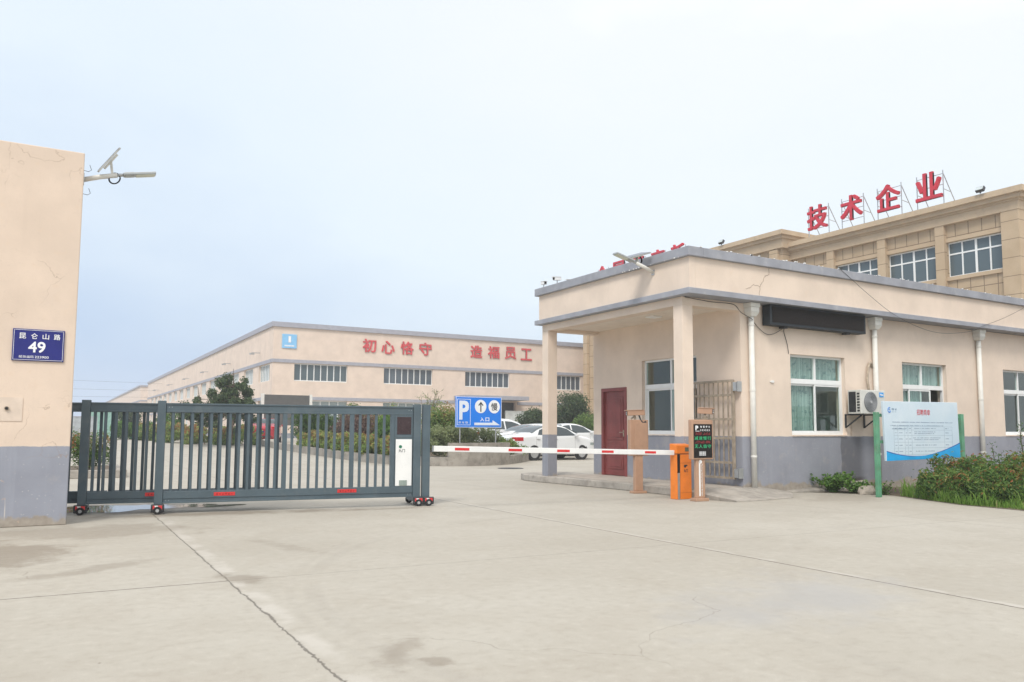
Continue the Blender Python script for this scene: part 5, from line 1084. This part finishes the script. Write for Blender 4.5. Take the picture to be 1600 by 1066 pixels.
b = MB(); b.box(13.7, 40, 164.8, 330, 9.102, 9.4); b.build('roof_band', m_whtrim, w2); b = MB(); b.box(13.82, 13.899, 165, 330, 6.3, 6.55); b.box(13.82, 40, 164.92, 164.999, 6.3, 6.55); b.build('band', m_whtrim, w2)
s = thing('display_board', 'large dark grey board on two pale posts before the warehouse corner', 'board', (12.6, 50, .44)); b = MB(); b.box(11.2, 14.0, 50, 50.15, 1.45, 3.36); b.build('panel', m_greyboard, s)
for x in (11.1, 14.1): b = MB(); b.box(x - .09, x + .09, 50.0, 50.15, .40, 3.42); b.build('post', m_pvc, s)
tb = thing('litter_bin', 'teal litter bin at the yard edge seen between the gate posts', 'bin', (4.62, 58.8, .5)); b = MB(); b.prism([(4.42, 58.6), (4.82, 58.6), (4.82, 59.0), (4.42, 59.0)], .5, 1.0); b.build('bin_body', m_teal, tb, bevel=.03); b = MB(); b.prism([(4.39, 58.57), (4.85, 58.57), (4.85, 59.03), (4.39, 59.03)], 1.001, [1.05, 1.05, 1.12, 1.12]); b.build('lid', m_teal, tb, bevel=.02)
gb = thing('green_shed', 'pale green clad shed far behind the left gate post', 'shed', (3.4, 78, .5)); b = MB(); b.box(2.4, 4.9, 78, 84, .4, 2.85); b.build('wall', m_greenwall, gb); b = MB(); b.box(2.3, 5.0, 77.9, 84.1, 2.86, 3.0); b.build('roof', m_whtrim, gb)
fc = thing('sheet_fence', 'grey corrugated sheet fence on the far left', 'fence', (-6, 72, .5)); b = MB()
for k in range(60): x = -24 + k * .45; b.box(x, x + .23, 72, 72.05, .4, 2.1); b.box(x + .231, x + .449, 72.03, 72.08, .4, 2.1)
b.build('sheet', m_corr, fc); b = MB(); b.box(-24, 3, 71.98, 72.1, 2.101, 2.17); b.build('cap_rail', m_whtrim, fc)
for i, (z0, z1) in enumerate(((9.0, 7.6), (7.1, 7.0), (5.4, 6.5))):
    pts = [(-70 + 150 * k / 24, 135, z0 + (z1 - z0) * k / 24 + 1.5 * ((k / 12 - 1) ** 2)) for k in range(25)]; b = MB(); b.tube(pts, .012, 5); tag(b.build('power_line', m_dark), ('highest', 'middle', 'lowest')[i] + ' of the thin power lines in the far left sky', 'power line', 'power lines')

# ---------------------------------------------------------------- office block behind the guardhouse
of = thing('office_block', 'tan stone panelled office block with white windows and red roof characters', 'office building', (42, 40, 0))
OX, OY0, OY1, OT = 42.0, 21.35, 59.2, 13.1
pil_y = [25.25, 28.80, 32.35, 45.6, 49.15, 52.7, 56.25]
bays = [(22.02, 24.98), (25.52, 28.53), (29.07, 32.08), (32.62, 35.0), (45.88, 48.88), (49.42, 52.43), (52.97, 55.98)]
ops = [(a, c, 9.65, 11.58) for a, c in bays] + [(a, c, 5.9, 7.85) for a, c in bays] + [(a, c, 2.2, 4.1) for a, c in bays]
b = MB(); wall_y(b, OY0, OY1, 0, OT, OX, OX + .3, ops); b.box(OX + .3, 58, OY0, OY0 + .3, 0, OT); b.box(OX + .3, 58, OY1 - .3, OY1, 0, OT); b.box(57.7, 58, OY0 + .3, OY1 - .3, 0, OT); b.box(OX + .31, 57.7, OY0 + .31, OY1 - .31, 12.7, 12.9); b.box(OX + .8, OX + .9, OY0 + .31, OY1 - .31, .2, 12.6); b.build('wall', m_tile, of)
b = MB()
for y in pil_y: b = MB(); b.box(OX - .24, OX - .001, y - .26, y + .26, 0, 12.55); b.build('pilaster', m_pil, of)
b = MB(); b.box(OX - .25, OX + .40, OY0 - .25, OY0 + .62, 0, 12.56); b.build('pilaster', m_pil, of)
b = MB(); b.box(OX - .24, OX - .001, OY1 - .6, OY1, 0, 12.55); b.build('pilaster', m_pil, of)
def cornice(b, x, y0, y1, zt, xe, left=False):
    for z0, z1, o_ in ((zt - .30, zt, .72), (zt - .52, zt - .302, .52), (zt - .62, zt - .522, .36), (zt - 1.08, zt - .622, .28)): b.box(x - o_, xe, y0 - o_, y1 + (o_ if left else 0), z0, z1)
b = MB(); cornice(b, OX, OY0, OY1, 13.62, 58); b.build('cornice', m_cornice, of)
b = MB()
for a, c in bays:
    for z in (9.65, 5.9, 2.2): b = MB(); b.box(OX - .12, OX + .10, a - .02, c + .02, z - .20, z - .001); b.build('window_sill', m_pil, of)
    b = MB(); b.box(OX - .08, OX - .001, a - .02, c + .02, 11.585, 11.80); b.build('lintel', m_pil, of)
for z0, h in ((9.65, 1.93), (5.9, 1.95), (2.2, 1.9)):
    for a, c in bays:
        b = MB(); n = 4; w = .07; P = lambda y0, y1, za, zb, x0=.15, x1=.22: b.box(OX + x0, OX + x1, y0, y1, za, zb)
        for k in range(n + 1):
            y = a + (c - a) * k / n; ww = w * (1.6 if k == 2 else 1); P(max(a, y - ww / 2), min(c, y + ww / 2), z0, z0 + h)
        for z in (z0, z0 + h - w, z0 + h * .64): P(a, c, z, z + w * 1.15, .158, .212)
        fr = b.build('window', m_frame, of); b = MB(); P(a, c, z0, z0 + h, .185, .195); b.build('pane', m_glass_b, fr)
# projecting centre block
b = MB(); b.box(OX - 1.0, OX - .001, 35.4, 44.9, 0, 13.9); b.build('centre_block', m_tile, of); b = MB()
for y in (36.0, 39.0, 41.3, 44.3): b = MB(); b.box(OX - 1.22, OX - 1.001, y - .35, y + .35, 0, 13.2); b.build('centre_pilaster', m_pil, of)
b = MB()
for z0, z1, o_ in ((14.06, 14.36, .62), (13.86, 14.058, .42), (13.25, 13.858, .26)): b.box(OX - 1 - o_, OX + 3, 35.4 - o_ * .8, 44.9 + o_ * .8, z0, z1)
b.build('centre_cornice', m_cornice, of)
chars = [('业', 25.50), ('企', 27.97), ('术', 30.42), ('技', 32.90), ('新', 45.9), ('高', 48.25), ('家', 50.7), ('国', 53.3), ('全', 55.7)]
for ch, y in chars:
    t_ = thing('roof_character', f'red roof character {ch} on a steel frame above the office cornice', 'roof letter', (OX - .55, y, 13.62), 0, 'red roof characters on the office block')
    b = MB(); text_to(b, ch, (OX - .55, y + .75, 14.04 + .15 * (y > 40)), *FY.values(), 1.50, 1.54, .14, .020); b.build('character', m_redletter, t_)
    b = MB(); x = OX - .50
    for s_ in (-.76, .76): b.bar((x, y + s_, 13.62), (x, y + s_, 15.55), .04, .04); b.bar((x, y + s_, 15.4), (x + 1.5, y + s_, 13.3), .035, .035); b.bar((x, y + s_, 14.5), (x + .7, y + s_, 14.42), .03, .03)
    for z in (14.12, 14.75, 15.35): b.bar((x, y - .76, z), (x, y + .76, z), .03, .03)
    b.build('steel_frame', m_steel, t_)
for i, (y, x, z, lb) in enumerate(((22.6, OX - .85, 13.62, 'grey floodlight on the office cornice near its right corner'), (40.2, OX - 1.7, 14.36, 'grey floodlight on the raised centre block of the office'))):
    f_ = thing('floodlight', lb, 'floodlight', (x, y, z), 0, 'floodlights on the office roof'); b = MB(); b.bar((x + .1, y, z + .16), (x - .05, y, z + .26), .42, .27, (0, 0, 1)); b.build('housing', m_dark, f_, bevel=.02)
    b = MB(); b.bar((x - .052, y, z + .262), (x - .07, y, z + .272), .36, .22, (0, 0, 1)); b.build('lens', M('flood_lens', (.50, .55, .55), .2), f_); b = MB(); b.bar((x + .02, y, z), (x + .02, y, z + .1), .06, .06); b.build('stand', m_dark, f_)

# ---------------------------------------------------------------- thin summer haze
hz = bpy.data.materials.new('haze_air'); hz.use_nodes = True; hn = hz.node_tree; hn.nodes.clear(); ho = hn.nodes.new('ShaderNodeOutputMaterial'); hv = hn.nodes.new('ShaderNodeVolumePrincipled')
hv.inputs['Color'].default_value = (.90, .94, 1.0, 1); hv.inputs['Density'].default_value = 0.0013; hv.inputs['Anisotropy'].default_value = 0.2; hn.links.new(hv.outputs[0], ho.inputs['Volume'])
b = MB(); b.box(-300, 360, -80, 440, -1.0, 19.0); tag(b.build('haze', hz), kind='stuff')
